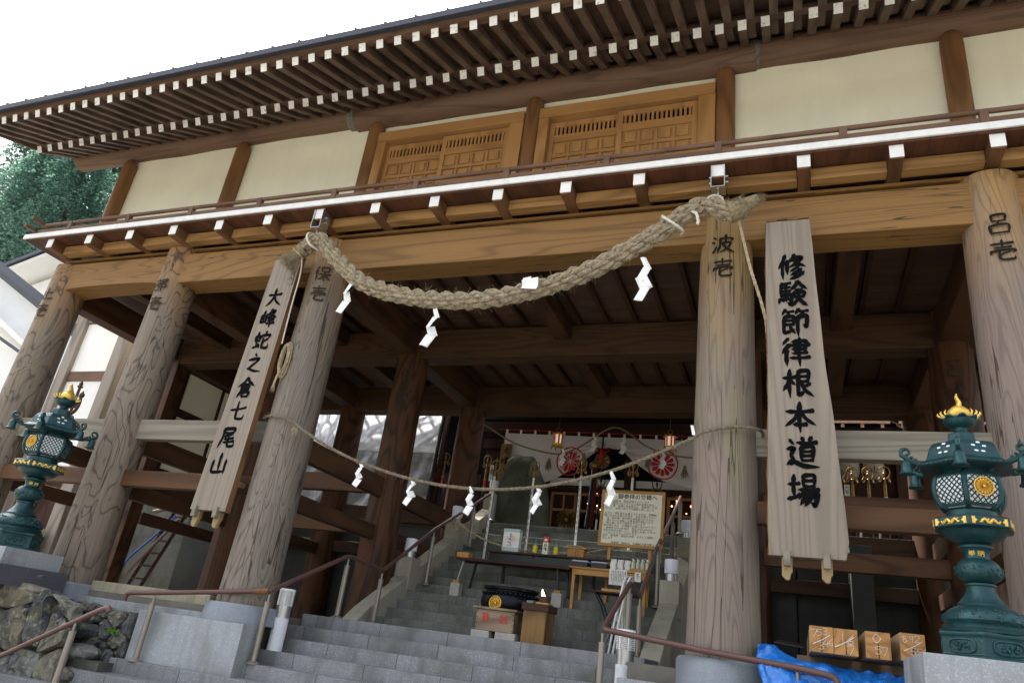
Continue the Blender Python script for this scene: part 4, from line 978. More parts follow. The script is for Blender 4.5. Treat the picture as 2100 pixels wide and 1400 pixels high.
    for f in range(6):
        a=rot+math.pi/6+f*math.pi/3; d=V((math.cos(a),math.sin(a),0)); x=V((-math.sin(a),math.cos(a),0)); c=V(C((0,0,1.565)))+d*.2395*k; y=(V((0,0,1))-d*.25).normalized(); nn=(d+V((0,0,.25))).normalized()
        for j in range(5):
            q=2*math.pi*j/5+.3; p=c+(x*math.cos(q)+y*math.sin(q))*.042*k
            b.add([p+nn*.004+(x*math.cos(w)+y*math.sin(w))*.012*k*(1+.4*math.cos(2*w)) for w in [2*math.pi*i2/10 for i2 in range(10)]],[tuple(range(10))])
    part('pierced_pattern',b,m_lpane,roof,fix=False)
    LT('roof_block',[(.105,1.64),(.108,1.65),(.108,1.73),(.095,1.74)],m_teal,6,rot,bevel=.006*k)
    cup=LT('lotus_cup',[(.05,1.74),(.042,1.76),(.05,1.785),(.085,1.80),(.115,1.83),(.125,1.865),(.118,1.87),(.06,1.83)],m_teal,32,smooth=True)
    b=MB()
    for i in range(8):
        a=i*math.pi/4; d=V((math.cos(a),math.sin(a),0)); x=V((-math.sin(a),math.cos(a),0)); o=V(C((0,0,1.86)))
        b.prism([o+d*.11*k-x*.045*k,o+d*.11*k+x*.045*k,o+d*.14*k+x*.02*k+V((0,0,.018*k)),o+d*.15*k+V((0,0,.022*k)),o+d*.14*k-x*.02*k+V((0,0,.018*k))],V((0,0,-.012*k)))
    part('petals',b,m_teal,cup)
    LT('gilt_jewel',[(.03,1.85),(.07,1.872),(.086,1.91),(.078,1.945),(.042,1.978),(.005,1.99)],m_gold,24,smooth=True)
    fl=MB()
    u=V((1,0,0)) ; vv=V((0,1,0)); aw=math.atan2(-7.5-Y,-X)+math.pi/2; u=V((math.cos(aw),math.sin(aw),0))
    for j in (-4,-3,-2,-1,1,2,3,4):
        a=j*.27; o=V(C((0,0,1.85)))+u*math.sin(a)*.085*k; sg=1 if j>0 else -1
        tip=o+u*math.sin(a)*.085*k+V((0,0,(.04+.085*math.cos(a))*k))
        fl.tube([o,o.lerp(tip,.45)+u*.022*k*sg,o.lerp(tip,.8)+u*.02*k*sg,tip],[.012*k,.012*k,.008*k,.002*k],6)
    p0=V(C((0,0,1.965))); fl.tube([p0,p0+V((0,0,.05*k))+u*.012*k,p0+V((0,0,.1*k))-u*.006*k,p0+V((0,0,.13*k))],[.05*k,.036*k,.026*k,.012*k],10,flat=.5)
    part('gilt_flame',fl,m_gold,t,smooth=True)
    return t
RL=(1.29,-1.05); LL=(-9.13,-1.0)
lantern('green bronze lantern with gold crest standing right of the sign board on a granite plinth',RL[0],RL[1],.375,1.96,.26,4,'pair of green bronze lanterns')
lantern('green bronze lantern standing at the left above the rubble stone wall',LL[0],LL[1],.42,2.08,.05,4,'pair of green bronze lanterns')
t=thing('lantern_plinth','two tone granite plinth under the right bronze lantern','plinth',(1.38,-1.0,-1.65))
part('slab',MB().box(.80,1.98,-1.55,-.45,.02,.372),m_gran,t,bevel=.006); part('pier',MB().box(.9,1.9,-1.45,-.55,-1.65,.018),m_gran,t,bevel=.006)
t=thing('lantern_plinth','stepped granite plinth under the left bronze lantern','plinth',(-9.3,-.9,-.1))
part('slab',MB().box(-9.75,-8.72,-1.32,-.52,.22,.417),m_gran,t,bevel=.005); part('slab',MB().box(-9.85,-8.62,-1.42,-.45,.0,.217),m_dgran,t,bevel=.005)
# rusty trident headed staff behind the left lantern
t=thing('trident_staff','rusty three pronged staff head with rings behind the left bronze lantern','staff',(-9.4,-.7,1.3))
b=MB().tube([(-9.36,-.7,.2),(-9.38,-.7,2.2)],.02,8); part('shaft',b,m_rust,t,smooth=True)
b=MB(); c0=V((-9.38,-.7,2.3))
b.tube([c0+V((0,0,-.1)),c0+V((0,0,.36))],.02,8); b.lathe([(.01,.36),(.035,.37),(.04,.39),(.02,.4),(.03,.42),(.02,.44),(.008,.47)],c0,10)
for s in (-1,1):
    b.tube([c0+V((s*.11*math.sin(q),0,.13-.15*math.cos(q))) for q in [math.pi*j/14 for j in range(12)]],.022,8); b.lathe([(.018,0),(.035,.02),(.035,.05),(.015,.07),(.006,.1)],c0+V((s*.10,0,.22)),10)
    b.lathe([(.014,0),(.026,.02),(.024,.06),(.006,.09)],c0+V((s*.055,0,.06)),10)
part('prongs',b,m_rust,t,smooth=True)
b=MB()
for j in range(4): b.tube(ringpts(c0+V((.02*j-.03,-.02*j,-.17)),.10+.012*j,(1,0,0),(0,.4,.9),22),.012,6,False)
part('rings',b,m_rust,t,smooth=True)
# ================================================================== handrails and bollards
def post(mb1,mb2,x,y,z0,z1):
    mb1.tube([(x,y,z0+.012),(x,y,z1-.1)],.033,14); mb1.tube([(x,y,z1-.1),(x,y,z1-.02)],.014,10); mb1.lathe([(.036,-.115),(.036,-.10)],(x,y,z1),14)
def handrail(label,rail,posts,r=.027,tape=None):
    c=[sum(p[i] for p in posts)/len(posts) for i in range(3)]; t=thing('handrail',label,'handrail',(c[0],c[1],min(p[2] for p in posts)))
    pts=[V(p) for p in rail]; out=[pts[0]]
    for i in range(1,len(pts)-1):
        a,b_,c2=pts[i-1],pts[i],pts[i+1]; da=(a-b_).normalized()*min(.07,(a-b_).length*.4); dc=(c2-b_).normalized()*min(.07,(c2-b_).length*.4)
        for u in (0,.25,.5,.75,1): out.append((b_+da)*(1-u)**2+b_*2*u*(1-u)+(b_+dc)*u*u)
    out.append(pts[-1]); part('rail',MB().tube(out,r,14),m_handrail,t,smooth=True)
    for x,y,z0,z1 in posts:
        b=MB(); post(b,None,x,y,z0,z1); p=part('post',b,m_railpost,t,smooth=True)
        part('foot_flange',MB().lathe([(.075,0),(.075,.008),(.05,.028),(.036,.034)],(x,y,z0),20),m_railpost,p,smooth=True)
    if tape: 
        b=MB(); b.tube([V(tape[0]),V(tape[1])],r+.007,14); part('tape_wrap',b,m_handtape,t,smooth=True)
    return t
TR=lambda k:.146-.15*k
xl=-5.5; yz=lambda y:.27+.561*(y-2.29)
handrail('brown handrail on bronze posts along the left side of the stairs',
 [(-7.42,-.59,.0),(-7.42,-.59,.095),(-7.02,-.56,.135),(-5.63,-.285,.315),(-5.5,.98,.92),(-5.5,1.92,.865),(-5.5,3.3,1.70),(-5.5,4.76,2.45),(-5.5,5.65,2.92)],
 [(-7.015,-.555,TR(5),.12),(-5.63,-.27,TR(4),.30),(-5.5,.99,.146,.90),(-5.5,1.92,.146,.845),(-5.5,3.32,.84,1.69),(-5.5,4.78,1.68,2.44),(-5.5,5.65,2.33,2.90)],tape=((-5.8,-.318,.293),(-5.64,-.287,.314)))
handrail('brown handrail on bronze posts along the right side of the stairs',
 [(.31,-.63,.06),(.29,-.625,.165),(0,-.55,.198),(-.74,-.42,.245),(-1.74,-.2,.335),(-1.75,1.0,.915),(-1.80,1.9,.87),(-1.86,3.3,1.70),(-1.88,4.76,2.45),(-1.9,5.75,3.0)],
 [(0,-.55,TR(5),.185),(-1.74,-.2,TR(4),.32),(-1.75,1.0,.146,.895),(-1.80,1.9,.146,.85),(-1.84,3.32,.86,1.69),(-1.87,4.78,1.68,2.44),(-1.9,5.75,2.33,2.98)])
handrail('short brown handrail at the lower left corner beside the rubble wall',[(-6.6,-1.5,-.12),(-6.62,-1.5,-.075),(-6.78,-1.5,-.14),(-7.98,-1.5,-.735),(-8.6,-1.5,-1.02)],[(-7.0,-1.5,TR(8),-.25),(-8.3,-1.5,TR(8)-.3,-.88)])
tag(rope_thing('bit of string knotted on the right stair handrail',[(-1.85,3.25,1.68),(-1.82,3.22,1.72),(-1.80,3.26,1.66),(-1.79,3.2,1.56),(-1.78,3.2,1.46)],.007,m_straw),'bit of string knotted on the right stair handrail','string')
def bollard(label,x,y,z0,z1):
    t=thing('bollard_light',label,'bollard',(x,y,z0),'white bollard lights beside the stairs'); h=z1-z0; c=(x,y,z0)
    part('column',MB().lathe([(.088,0),(.088,h*.52),(.084,h*.525)],c,24),m_bole,t,smooth=True)
    part('collar',MB().lathe([(.0865,h*.525),(.0865,h*.68),(.09,h*.68),(.09,h*.72)],c,24),m_steel,t,smooth=True)
    part('lamp_tube',MB().lathe([(.06,h*.72),(.06,h*.97)],c,16),m_lampw,t,smooth=True)
    b=MB()
    for i in range(9): b.lathe([(.075,h*(.73+.027*i)),(.092,h*(.727+.027*i)),(.092,h*(.727+.027*i)+.006),(.075,h*(.73+.027*i)+.008)],c,24)
    for i in range(6): 
        a=i*math.pi/3; b.box(x+.088*math.cos(a)-.005,x+.088*math.cos(a)+.005,y+.088*math.sin(a)-.005,y+.088*math.sin(a)+.005,z0+h*.72,z0+h*.97)
    part('louvre_rings',b,m_whitew,t); part('cap',MB().lathe([(.094,h*.965),(.096,h*.975),(.09,h)],c,24),m_whitew,t,smooth=True)
bollard('white louvred bollard light beside the left handrail on the lower stairs',-5.67,.1,TR(3),.38)
bollard('white louvred bollard light beside the right handrail on the lower stairs',-1.575,.1,TR(3),.37)
# ================================================================== things on the stairs
m_cb=plain('concrete block','a8a69e',.9,0,.12,12,.3,80)
t=thing('offering_box','grey wooden offering box with two red characters standing on concrete blocks','offering box',(-3.45,1.45,.146))
b=MB().box(-3.70,-3.20,1.28,1.62,.232,.475); bx=part('body',b,m_boxw,t,bevel=.006)
part('lid',MB().box(-3.74,-3.16,1.24,1.66,.477,.503),m_boxw,t,bevel=.005)
b=MB(); type_on(b,'賽',(-3.57,1.278,.335),.12,bold=.003,align='C'); type_on(b,'銭',(-3.33,1.278,.335),.12,bold=.003,align='C'); part('red_lettering',b,m_redink,bx,fix=False)
b=MB()
for s in (-3.685,-3.215):
    for z in (.26,.32,.38,.44): b.tube([(s,1.283,z),(s,1.276,z)],.007,8)
part('nails',b,m_black,bx)
for x0,x1 in ((-3.74,-3.5),(-3.42,-3.16)):
    b=MB().box(x0,x1,1.27,1.29,.146,.23); b.box(x0,x1,1.60,1.62,.146,.23); 
    for q in range(4): xx=x0+(x1-x0-.03)*q/3; b.box(xx,xx+.03,1.29,1.60,.146,.23)
    tag(part('concrete_block',b,m_cb,bevel=.004),'hollow concrete block under the '+('left' if x0<-3.6 else 'right')+' half of the offering box','block','concrete blocks under the offering box')
t=thing('incense_stand','upright plank stand with a framed top beside the offering box','stand',(-2.93,1.4,.146))
b=MB().box(-3.08,-2.78,1.25,1.58,.146,.555); part('cabinet',b,m_stand,t,bevel=.005)
b=MB()
for a in ((-3.10,-2.76,1.228,1.249,.52,.60),(-3.10,-2.76,1.581,1.602,.52,.60),(-3.10,-3.081,1.249,1.581,.52,.60),(-2.779,-2.76,1.249,1.581,.52,.60)): b.box(*a)
b.box(-2.782,-2.765,1.232,1.25,.146,.518); part('top_frame',b,m_redX,t,bevel=.003)
tag(part('wooden_block',MB().box(-2.95,-2.79,1.3,1.5,.56,.625),m_pine,bevel=.004),'small wooden block on the plank stand under the flame dish','block')
t=thing('oil_dish','small dark iron dish with a burning flame on the plank stand','dish',(-2.87,1.4,.625))
part('bowl',MB().lathe([(.03,.0),(.06,.01),(.068,.05),(.075,.075),(.065,.075),(.05,.03),(.01,.028)],(-2.87,1.4,.625),24),m_rust,t,smooth=True)
b=MB().lathe([(.004,.04),(.02,.06),(.024,.085),(.014,.12),(.003,.16)],(-2.885,1.4,.625),10)
for p in b.v: p.x-= (p.z-.665)*.25
part('flame',b,m_flame,t,smooth=True)
b=MB().box(-3.06,-2.98,1.27,1.4,.56,.63); tag(part('glass_case',b,m_teaglass,bevel=.003),'small clear glass case at the edge of the plank stand','case')
t=thing('incense_cauldron','large black iron incense cauldron with a gold crest behind the offering box','cauldron',(-3.45,1.72,.146))
c=(-3.45,1.75,.146)
pot=part('pot',MB().lathe([(.16,.22),(.2,.235),(.24,.25),(.34,.33),(.385,.43),(.375,.50),(.34,.555),(.33,.56)],c,44),m_iron,t,smooth=True)
part('rim',MB().lathe([(.32,.565),(.325,.59),(.36,.6),(.365,.63),(.33,.64),(.29,.62),(.26,.5)],c,44),m_iron,t,smooth=True)
b=MB()
for i in range(36):
    a=i*2*math.pi/36; b.ball((c[0]+.352*math.cos(a),c[1]+.352*math.sin(a),c[2]+.548),.026,8,6,(1,1,.8))
part('lotus_band',b,m_iron,pot,smooth=True)
aw=math.atan2(-1.75-7.5,3.45)-.5; d=V((math.cos(aw),math.sin(aw),0)); x=V((-d.y,d.x,0)); b=MB(); cc=V(c)+d*.388+V((0,0,.42)); crest(b,cc,.075,x,(0,0,1),d,16,.012,1.1); b.tube(ringpts(cc,.082,x,(0,0,1)),.006,6,False); part('gilt_crest',b,m_gold,pot,smooth=True)
part('ash',MB().lathe([(.001,.55),(.28,.55)],c,30,caps=False),m_soil,t)
part('pedestal',MB().lathe([(.2,0),(.2,.03),(.13,.08),(.12,.16),(.17,.22)],c,32),m_iron,t,smooth=True)
# long low dark table (two folding tables side by side) on the steps
def zst(y):
    k=min(14,max(0,math.floor((y-2.29)/.262))); return .27+.147*k
t=thing('folding_table','long low dark folding table whose legs stand on the inner stairs','table',(-4.0,3.35,.84),'dark folding tables on the stairs')
part('top',MB().box(-4.93,-3.10,3.12,3.52,1.255,1.285),m_tablew,t,bevel=.006); part('front_edge',MB().box(-4.94,-3.09,3.105,3.118,1.25,1.29),m_redX,t)
b=MB().bar((-4.84,3.2,1.25),(-4.9,3.2,.95),.025,.025); part('leg',b,m_steel,t)
for xa,xb,y in ((-4.72,-4.78,3.42),(-3.35,-3.30,3.42),(-3.30,-3.25,3.2),(-3.22,-3.17,3.45)):
    part('leg',MB().bar((xa,y,1.254),(xb,y,zst(y)),.03,.03),m_black,t)
for x,y,lab in ((-4.9,3.2,'stack of wooden block and concrete block under the left front leg of the dark table'),(-3.26,3.2,'stack of wooden block and concrete block under the right front leg of the dark table')):
    q=thing('leg_block',lab,'block',(x,y,zst(y))); zb=zst(y)
    part('wood_piece',MB().box(x-.05,x+.05,y-.07,y+.04,.905,.945),m_pine,q,bevel=.003); part('concrete_piece',MB().box(x-.07,x+.08,y-.09,y+.05,zb,.903),m_cb,q,bevel=.004)
t=thing('folding_table','second dark folding table behind the long one carrying bottles and boxes','table',(-3.65,3.8,1.2),'dark folding tables on the stairs')
part('top',MB().box(-4.62,-2.62,3.56,4.02,1.47,1.50),m_tablew,t,bevel=.006); part('modesty_panel',MB().box(-4.6,-3.86,3.62,3.63,1.29,1.465),m_black,t); part('modesty_panel',MB().box(-3.84,-3.0,3.62,3.63,1.29,1.465),m_black,t)
for xa in (-4.4,-2.9): part('leg',MB().box(xa-.02,xa+.02,3.8,3.84,zst(3.82),1.468),m_black,t)
b=MB().box(-4.4,-4.12,3.62,3.74,1.503,1.86); q=thing('gift_box','white wrapped gift box with pale green bands and a red cord print','box',(-4.26,3.68,1.5))
part('wrapping',b,m_white,q,bevel=.004); b=MB().box(-4.402,-4.118,3.618,3.742,1.505,1.57); b.box(-4.402,-4.118,3.618,3.742,1.815,1.862); part('green_band',b,m_mint,q)
b=MB().tube([(-4.36,3.616,1.69),(-4.26,3.615,1.688),(-4.16,3.616,1.69)],.002,5); b.tube([(-4.33,3.616,1.73),(-4.26,3.615,1.69),(-4.19,3.616,1.73)],.0018,5); b.tube([(-4.31,3.616,1.65),(-4.26,3.615,1.69),(-4.21,3.616,1.645)],.0018,5); part('cord_print',b,m_redink,q)
b=MB(); type_on(b,'御神前',(-4.275,3.6165,1.765),.028,vertical=True); type_on(b,'奉納',(-4.265,3.6165,1.63),.03,vertical=True); part('lettering',b,m_ink,q,fix=False)
b=MB(); b.prism([(-4.235,3.616,1.78),(-4.22,3.616,1.75),(-4.235,3.616,1.72),(-4.25,3.616,1.75)],(0,.001,0)); part('seal_print',b,m_gold,q)
def bottle(label,x,y,z,h):
    t=thing('drink_bottle',label,'bottle',(x,y,z),'green capped bottles on the rear dark table'); c=(x,y,z)
    part('glass',MB().lathe([(.036,0),(.038,.01),(.038,h*.58),(.03,h*.68),(.014,h*.76),(.013,h*.9)],c,18),m_teaglass,t,smooth=True)
    part('label',MB().lathe([(.0388,h*.1),(.0388,h*.5)],c,18,caps=False),m_yellow,t,smooth=True); part('cap',MB().lathe([(.016,h*.88),(.016,h),(.005,h*1.01)],c,14),m_bcap,t,smooth=True)
bottle('green capped bottle with yellow label left of the red topped carton',-3.87,3.72,1.5,.28); bottle('green capped bottle with yellow label right of the red topped carton',-3.52,3.72,1.5,.28)
t=thing('sake_carton','tall cream drink carton with red top between two bottles','carton',(-3.69,3.72,1.5))
part('carton',MB().box(-3.735,-3.645,3.68,3.76,1.502,1.70),m_cream,t,bevel=.003); b=MB().box(-3.737,-3.643,3.678,3.762,1.702,1.77); b.prism([(-3.735,3.68,1.77),(-3.735,3.72,1.795),(-3.735,3.76,1.77)],(.09,0,0)); part('red_top',b,m_redp,t)
b=MB(); type_on(b,'白鶴',(-3.69,3.6785,1.63),.055,vertical=True,bold=.02); part('lettering',b,m_ink,t,fix=False)
b=MB().add([(-3.69+.028*math.cos(q),3.676,1.735+.02*math.sin(q)) for q in [2*math.pi*i/16 for i in range(16)]],[tuple(range(16))]); part('round_emblem',b,m_white,t)
t=thing('small_shrine_box','pale wooden donation box with a name strip on the rear dark table','box',(-3.17,3.7,1.5))
part('body',MB().box(-3.30,-3.04,3.62,3.8,1.502,1.625),m_pine,t,bevel=.003); part('lid',MB().box(-3.335,-3.0,3.6,3.82,1.627,1.65),m_pine,t,bevel=.004); part('strip',MB().box(-3.195,-3.135,3.605,3.617,1.515,1.62),m_door,t)
b=MB(); type_on(b,'お賽銭',(-3.165,3.604,1.59),.026,vertical=True); part('lettering',b,m_ink,t,fix=False)
part('slat',MB().box(-3.28,-3.06,3.615,3.619,1.55,1.556),m_doorh,t)
tag(part('wooden_tray_box',MB().box(-4.95,-4.75,3.13,3.3,1.288,1.37),m_pine,bevel=.004),'small plain wooden box on the left end of the long dark table','box')
# pale wooden side table
t=thing('side_table','pale wooden table on the stairs under the notice board','table',(-2.5,3.35,.86))
part('top',MB().box(-3.13,-1.94,3.18,3.5,1.285,1.315),m_pine,t,bevel=.004); part('apron',MB().box(-3.08,-1.98,3.2,3.22,1.2,1.283),m_pine,t,bevel=.003)
for x,y in ((-3.05,3.22),(-2.0,3.22),(-3.0,3.46),(-2.0,3.46)): part('leg',MB().box(x-.022,x+.022,y-.022,y+.022,zst(y),1.283),m_pine,t,bevel=.003)
for i,x in enumerate((-2.97,-2.68)):
    q=thing('lidded_tray','clear lidded black tray on the '+('left end' if i==0 else 'middle')+' of the pale wooden table','tray',(x,3.3,1.315),'lidded black trays')
    part('tray',MB().box(x-.12,x+.12,3.2,3.42,1.317,1.385),m_black,q,bevel=.005); part('lid',MB().prism([(x-.13,3.19,1.387),(x+.13,3.19,1.387),(x+.11,3.21,1.41),(x-.11,3.21,1.41)],(0,.24,0)),m_plastic,q)
for i,x in enumerate((-2.47,-2.37,-2.27)):
    b=MB().grid(lambda u,v:V((x-.045+.09*u+.006*math.sin(9*v),3.22+.03*i%2*.5+.02*v+.008*math.sin(7*u),1.317+.15*v)),5,6)
    tag(part('paper_packet',b,m_white,solid=.012,smooth=True),('left','middle','right')[i]+' of three white paper packets on the pale wooden table','packet','white paper packets')
b=MB().grid(lambda u,v:V((-2.51+.26*u,3.172-.008*math.sin(3*u),1.10+.22*v)),4,4); q=tag(part('paper_notice',b,m_white,solid=.001),'white handwritten sheet hanging off the front of the pale wooden table','paper')
tx=MB()
for i in range(9):
    for j in range(9): tx.box(-2.275-.025*i,-2.265-.025*i,3.1585,3.159,1.285-.017*j+(.003 if (i*j)%3 else 0),1.295-.017*j)
part('handwriting',tx,m_inkfade,q)
b=MB().box(-2.14,-2.05,3.173,3.176,1.17,1.30); q=tag(part('price_card',b,m_white),'small white card with writing on the edge of the pale wooden table','card'); b=MB(); type_on(b,'護摩木',(-2.095,3.171,1.265),.026,vertical=True); part('lettering',b,m_ink,q,fix=False)
t=thing('bottle_tray','low wooden tray holding the clear bottles','tray',(-2.08,3.3,1.315)); part('tray_base',MB().box(-2.22,-1.95,3.2,3.42,1.316,1.325),m_doorh,t); part('tray_rim',MB().box(-2.22,-1.95,3.195,3.2,1.316,1.35),m_doorh,t)
for i in range(4):
    for j in range(2):
        x,y=-2.185+.068*i,3.25+.09*j; q=thing('clear_bottle','clear water bottle with white cap in the wooden tray, '+('front' if j==0 else 'back')+' row '+('leftmost','second from left','second from right','rightmost')[i],'bottle',(x,y,1.325),'clear water bottles'); c=(x,y,1.325)
        part('body',MB().lathe([(.028,0),(.031,.01),(.031,.1),(.022,.13),(.013,.145)],c,14),m_pet,q,smooth=True); part('cap',MB().lathe([(.0155,.145),(.0155,.168)],c,12),m_white,q,smooth=True)
# notice board on an easel
t=thing('notice_board','cream handwritten notice in a pale wooden frame on easel legs','notice board',(-2.2,3.56,.9))
yb=3.58; x0,x1,z0,z1=-2.80,-1.85,1.72,2.56
def bp(x,z,o=0): return V((x,yb+(z-z0)*.09-o,z))
b=MB(); b.prism([bp(x0,z0),bp(x1,z0),bp(x1,z1),bp(x0,z1)],(0,.015,0)); pnl=part('panel',b,m_cream,t)
b=MB()
for p,q in (((x0,z0),(x1,z0)),((x1,z0),(x1,z1)),((x1,z1),(x0,z1)),((x0,z1),(x0,z0))):
    d=(V((q[0],0,q[1]))-V((p[0],0,p[1]))).normalized()*.022; b.bar(bp(*p)-d+V((0,.005,0)),bp(*q)+d+V((0,.005,0)),.045,.045,up=(0,-1,0))
part('frame',b,m_pine,t,bevel=.004)
for x in (-2.64,-2.02): part('easel_leg',MB().bar(bp(x,z1-.1,-.04),(x,yb-.02,zst(yb-.02)),.045,.03,up=(0,1,0)),m_pine,t)
part('easel_leg',MB().bar(bp(-2.33,z1-.1,-.05),(-2.33,yb+.5,zst(yb+.5)),.03,.03,up=(1,0,0)),m_railpost,t)
b=MB(); yv=V((0,.09,1)).normalized(); nv=V((0,-1,.09)).normalized()
type_on(b,'御参拝の皆様へ',bp(-2.325,2.455,.001),.088,(1,0,0),yv,nv,.012,'C')
L=['多数の御参拝　御苦労様でございます','昨今の新型コロナウイルス渦の影響を受け','より一層　皆様に安全安心に　御参拝して頂','きたく　当所においての遥拝と致しました','','お守り・御札等を必要とされる方は　御賽銭','箱に授与料を御入れ頂き　お持ち帰り下さい','　尚　御祈願・御供物を御希望される方は','　備え付けの用紙に必要事項を御記入の上','　隣の箱に伏せて御置き下さいませ','御不明な点は　お電話でお問い合わせ下さい','　教務所 0747-60-9207　宿坊 0747-64-0163','時世の終息を願いつつ　皆様とお会いできる','ことを心より念じております','何卒　御理解　御協力の程　よろしく御願い','致します']
for i,s in enumerate(L):
    if s: type_on(b,s,bp(-2.755,2.392-.0385*i,.001),.0405,(1,0,0),yv,nv,-.004)
type_on(b,'修験道　総本山　大峰蛇之倉七尾山',bp(-2.62,1.745,.001),.042,(1,0,0),yv,nv,.0)
part('handwriting',b,m_ink,pnl,fix=False)
# small black folding table and white folding chairs at the right rail
t=thing('small_folding_table','small dark folding table with tilted legs by the right handrail','table',(-2.25,2.5,.27))
part('top',MB().box(-2.56,-1.98,2.33,2.72,.905,.925),m_tablew,t,bevel=.004)
for s in (-1,1):
    part('leg',MB().tube([(-2.5,2.45+.1*s,.9),(-2.4,2.45+.1*s,.75),(-2.2,2.45+.1*s,zst(2.55)+.0)],.012,8),m_black,t); part('leg',MB().tube([(-2.04,2.45+.1*s,.9),(-2.12,2.45+.1*s,.75),(-2.32,2.45+.1*s,zst(2.55)+.0)],.012,8),m_steel,t)
tag(part('wooden_tray',MB().box(-2.42,-2.15,2.4,2.6,.926,.965),m_pine,bevel=.003),'shallow wooden tray on the small dark folding table','tray')
for i in range(2):
    ox=.055*i; t=thing('folded_chair',('left' if i==0 else 'right')+' of two white tubular chairs folded against the right handrail','chair',(-2.1+ox,2.05,.146),'folded white chairs')
    for j,(y) in enumerate((1.95,2.18)):
        b=MB().tube([(-2.17+ox,y,.15),(-2.09+ox,y,.7),(-2.03+ox,y,1.02)],.0125,10); part('frame_tube',b,m_whitew,t,smooth=True)
    b=MB().tube([(-2.03+ox,1.95,1.02),(-2.012+ox,1.97,1.08),(-2.0+ox,2.06,1.105),(-2.012+ox,2.16,1.08),(-2.03+ox,2.18,1.02)],.0125,10); part('back_tube',b,m_whitew,t,smooth=True)
    b=MB().tube([(-2.05+ox,1.99,.15),(-2.1+ox,1.99,.75)],.011,10); b2=MB().tube([(-2.05+ox,2.14,.15),(-2.1+ox,2.14,.75)],.011,10); part('rear_tube',b,m_whitew,t,smooth=True); part('rear_tube',b2,m_whitew,t,smooth=True)
    part('backrest',MB().prism([(-2.045+ox,1.97,.92),(-2.015+ox,1.97,1.06),(-2.015+ox,2.16,1.06),(-2.045+ox,2.16,.92)],(.012,0,0)),m_whitew,t)
    part('seat',MB().prism([(-2.11+ox,1.97,.55),(-2.06+ox,1.97,.88),(-2.06+ox,2.16,.88),(-2.11+ox,2.16,.55)],(.014,0,0)),m_plas,t)
# yellow rope closing off the upper stairs
rope_thing('brown rope closing off the inner stairs behind the dark tables',[(-5.5,4.0,2.06),(-5.35,4.0,1.93),(-5.1,4.0,1.80),(-4.8,4.0,1.69),(-4.3,4.0,1.6),(-3.9,4.0,1.57),(-3.4,4.0,1.59),(-2.9,4.0,1.68),(-2.4,4.0,1.83),(-1.95,4.0,2.0)],.016,m_straw)
b=MB(); 
for k in range(5): rope(b,[V((-5.45,4.0,1.93))+V((.06*math.cos(a),.02*k-.04,.09*math.sin(a))) for a in [2*math.pi*i/14 for i in range(15)]],.014,3,.12,1,5,50)
tag(part('rope_bundle',b,m_straw,smooth=True),'bundle of brown rope hung beside a parapet lamp','rope')
# ringed brass staffs
def staff_head(t,x,y,z,s,mat):
    b=MB().lathe([(.012,-.12),(.02,-.1),(.013,-.08),(.02,-.03),(.016,0),(.022,.015),(.014,.03)],(x,y,z),12)
    pts=[V((x+.085*math.sin(a)*s*(1-.12*math.cos(a)),y,z+.12*s-.105*s*math.cos(a))) for a in [2*math.pi*i/28 for i in range(29)]]; b.tube(pts,.009*s,8,False)
    b.lathe([(.01,.02),(.012,.1),(.028,.12),(.018,.14),(.026,.16),(.01,.18),(.012,.22),(.004,.28)],(x,y,z),10); h=part('ring_head',b,mat,t,smooth=True)
    r=MB()
    for s2 in (-1,1):
        for k in range(3): r.tube(ringpts((x+s2*(.06+.008*k)*s,y+.012*(k-1),z+.02-.012*k),.036,(.5,.8,0),(0,0,1),14),.005,6,False)
    part('jingle_rings',r,m_brass,h,smooth=True)
for i,(x,y,z1,zb) in enumerate(((-5.12,4.62,3.05,None),(-4.42,4.8,3.1,None),(-3.64,5.2,3.28,None),(-2.7,5.3,3.3,None))):
    zb=zst(y); t=thing('ringed_staff',('leftmost','second','third','rightmost')[i]+' of four white poles with brass ring heads standing on the upper stairs','staff',(x,y,zb),'white ringed staffs on the upper stairs')
    part('pole',MB().tube([(x,y,zb+.02),(x,y,z1-.1)],.021,12),m_whitew,t,smooth=True); part('foot_plate',MB().box(x-.13,x+.13,y-.09,y+.09,zb,zb+.02),m_conc,t); staff_head(t,x,y,z1-.02,1,m_brass)
    b=MB(); rs=random.Random(i)
    for k in range(9): a=-1.57+rs.uniform(-.5,.5); z=zb+.2+(z1-zb-.5)*k/9; b.box(x-.006,x+.004,y-.0225,y-.0215,z,z+.06)
    part('ink_marks',b,m_inkfade,t)
# carved stone monument
t=thing('stone_monument','tall mossy natural stone monument with carved characters at the head of the stairs','monument',(-5.15,6.35,2.33))
zt=[(-5.66,2.33),(-5.72,2.6),(-5.71,3.15),(-5.66,3.5),(-5.58,3.74),(-5.42,3.85),(-5.2,3.82),(-5.05,3.83),(-4.94,3.62),(-4.82,3.4),(-4.70,3.18),(-4.6,2.8),(-4.58,2.33)]
b=MB(); cx,cz=-5.15,3.0; m=len(zt); fine=[]
for i in range(m):
    a,c=V(zt[i]),V(zt[(i+1)%m])
    for u in range(3): fine.append(a.lerp(c,u/3)+V((mnoise.noise(V((i,u,1)))*.02,0)))
n=len(fine)
for sc,y in ((.86,6.2),(.95,6.23),(1,6.32),(1,6.5),(.9,6.6)):
    for p in fine: b.v.append(V((cx+(p.x-cx)*sc,y+.02*mnoise.noise(V((p.x*4,p.y*4,y))),2.33+(p.y-2.33)*(sc if sc<1 and p.y>2.4 else 1))))
for r in range(4):
    for i in range(n): b.f.append((r*n+i,r*n+(i+1)%n,(r+1)*n+(i+1)%n,(r+1)*n+i))
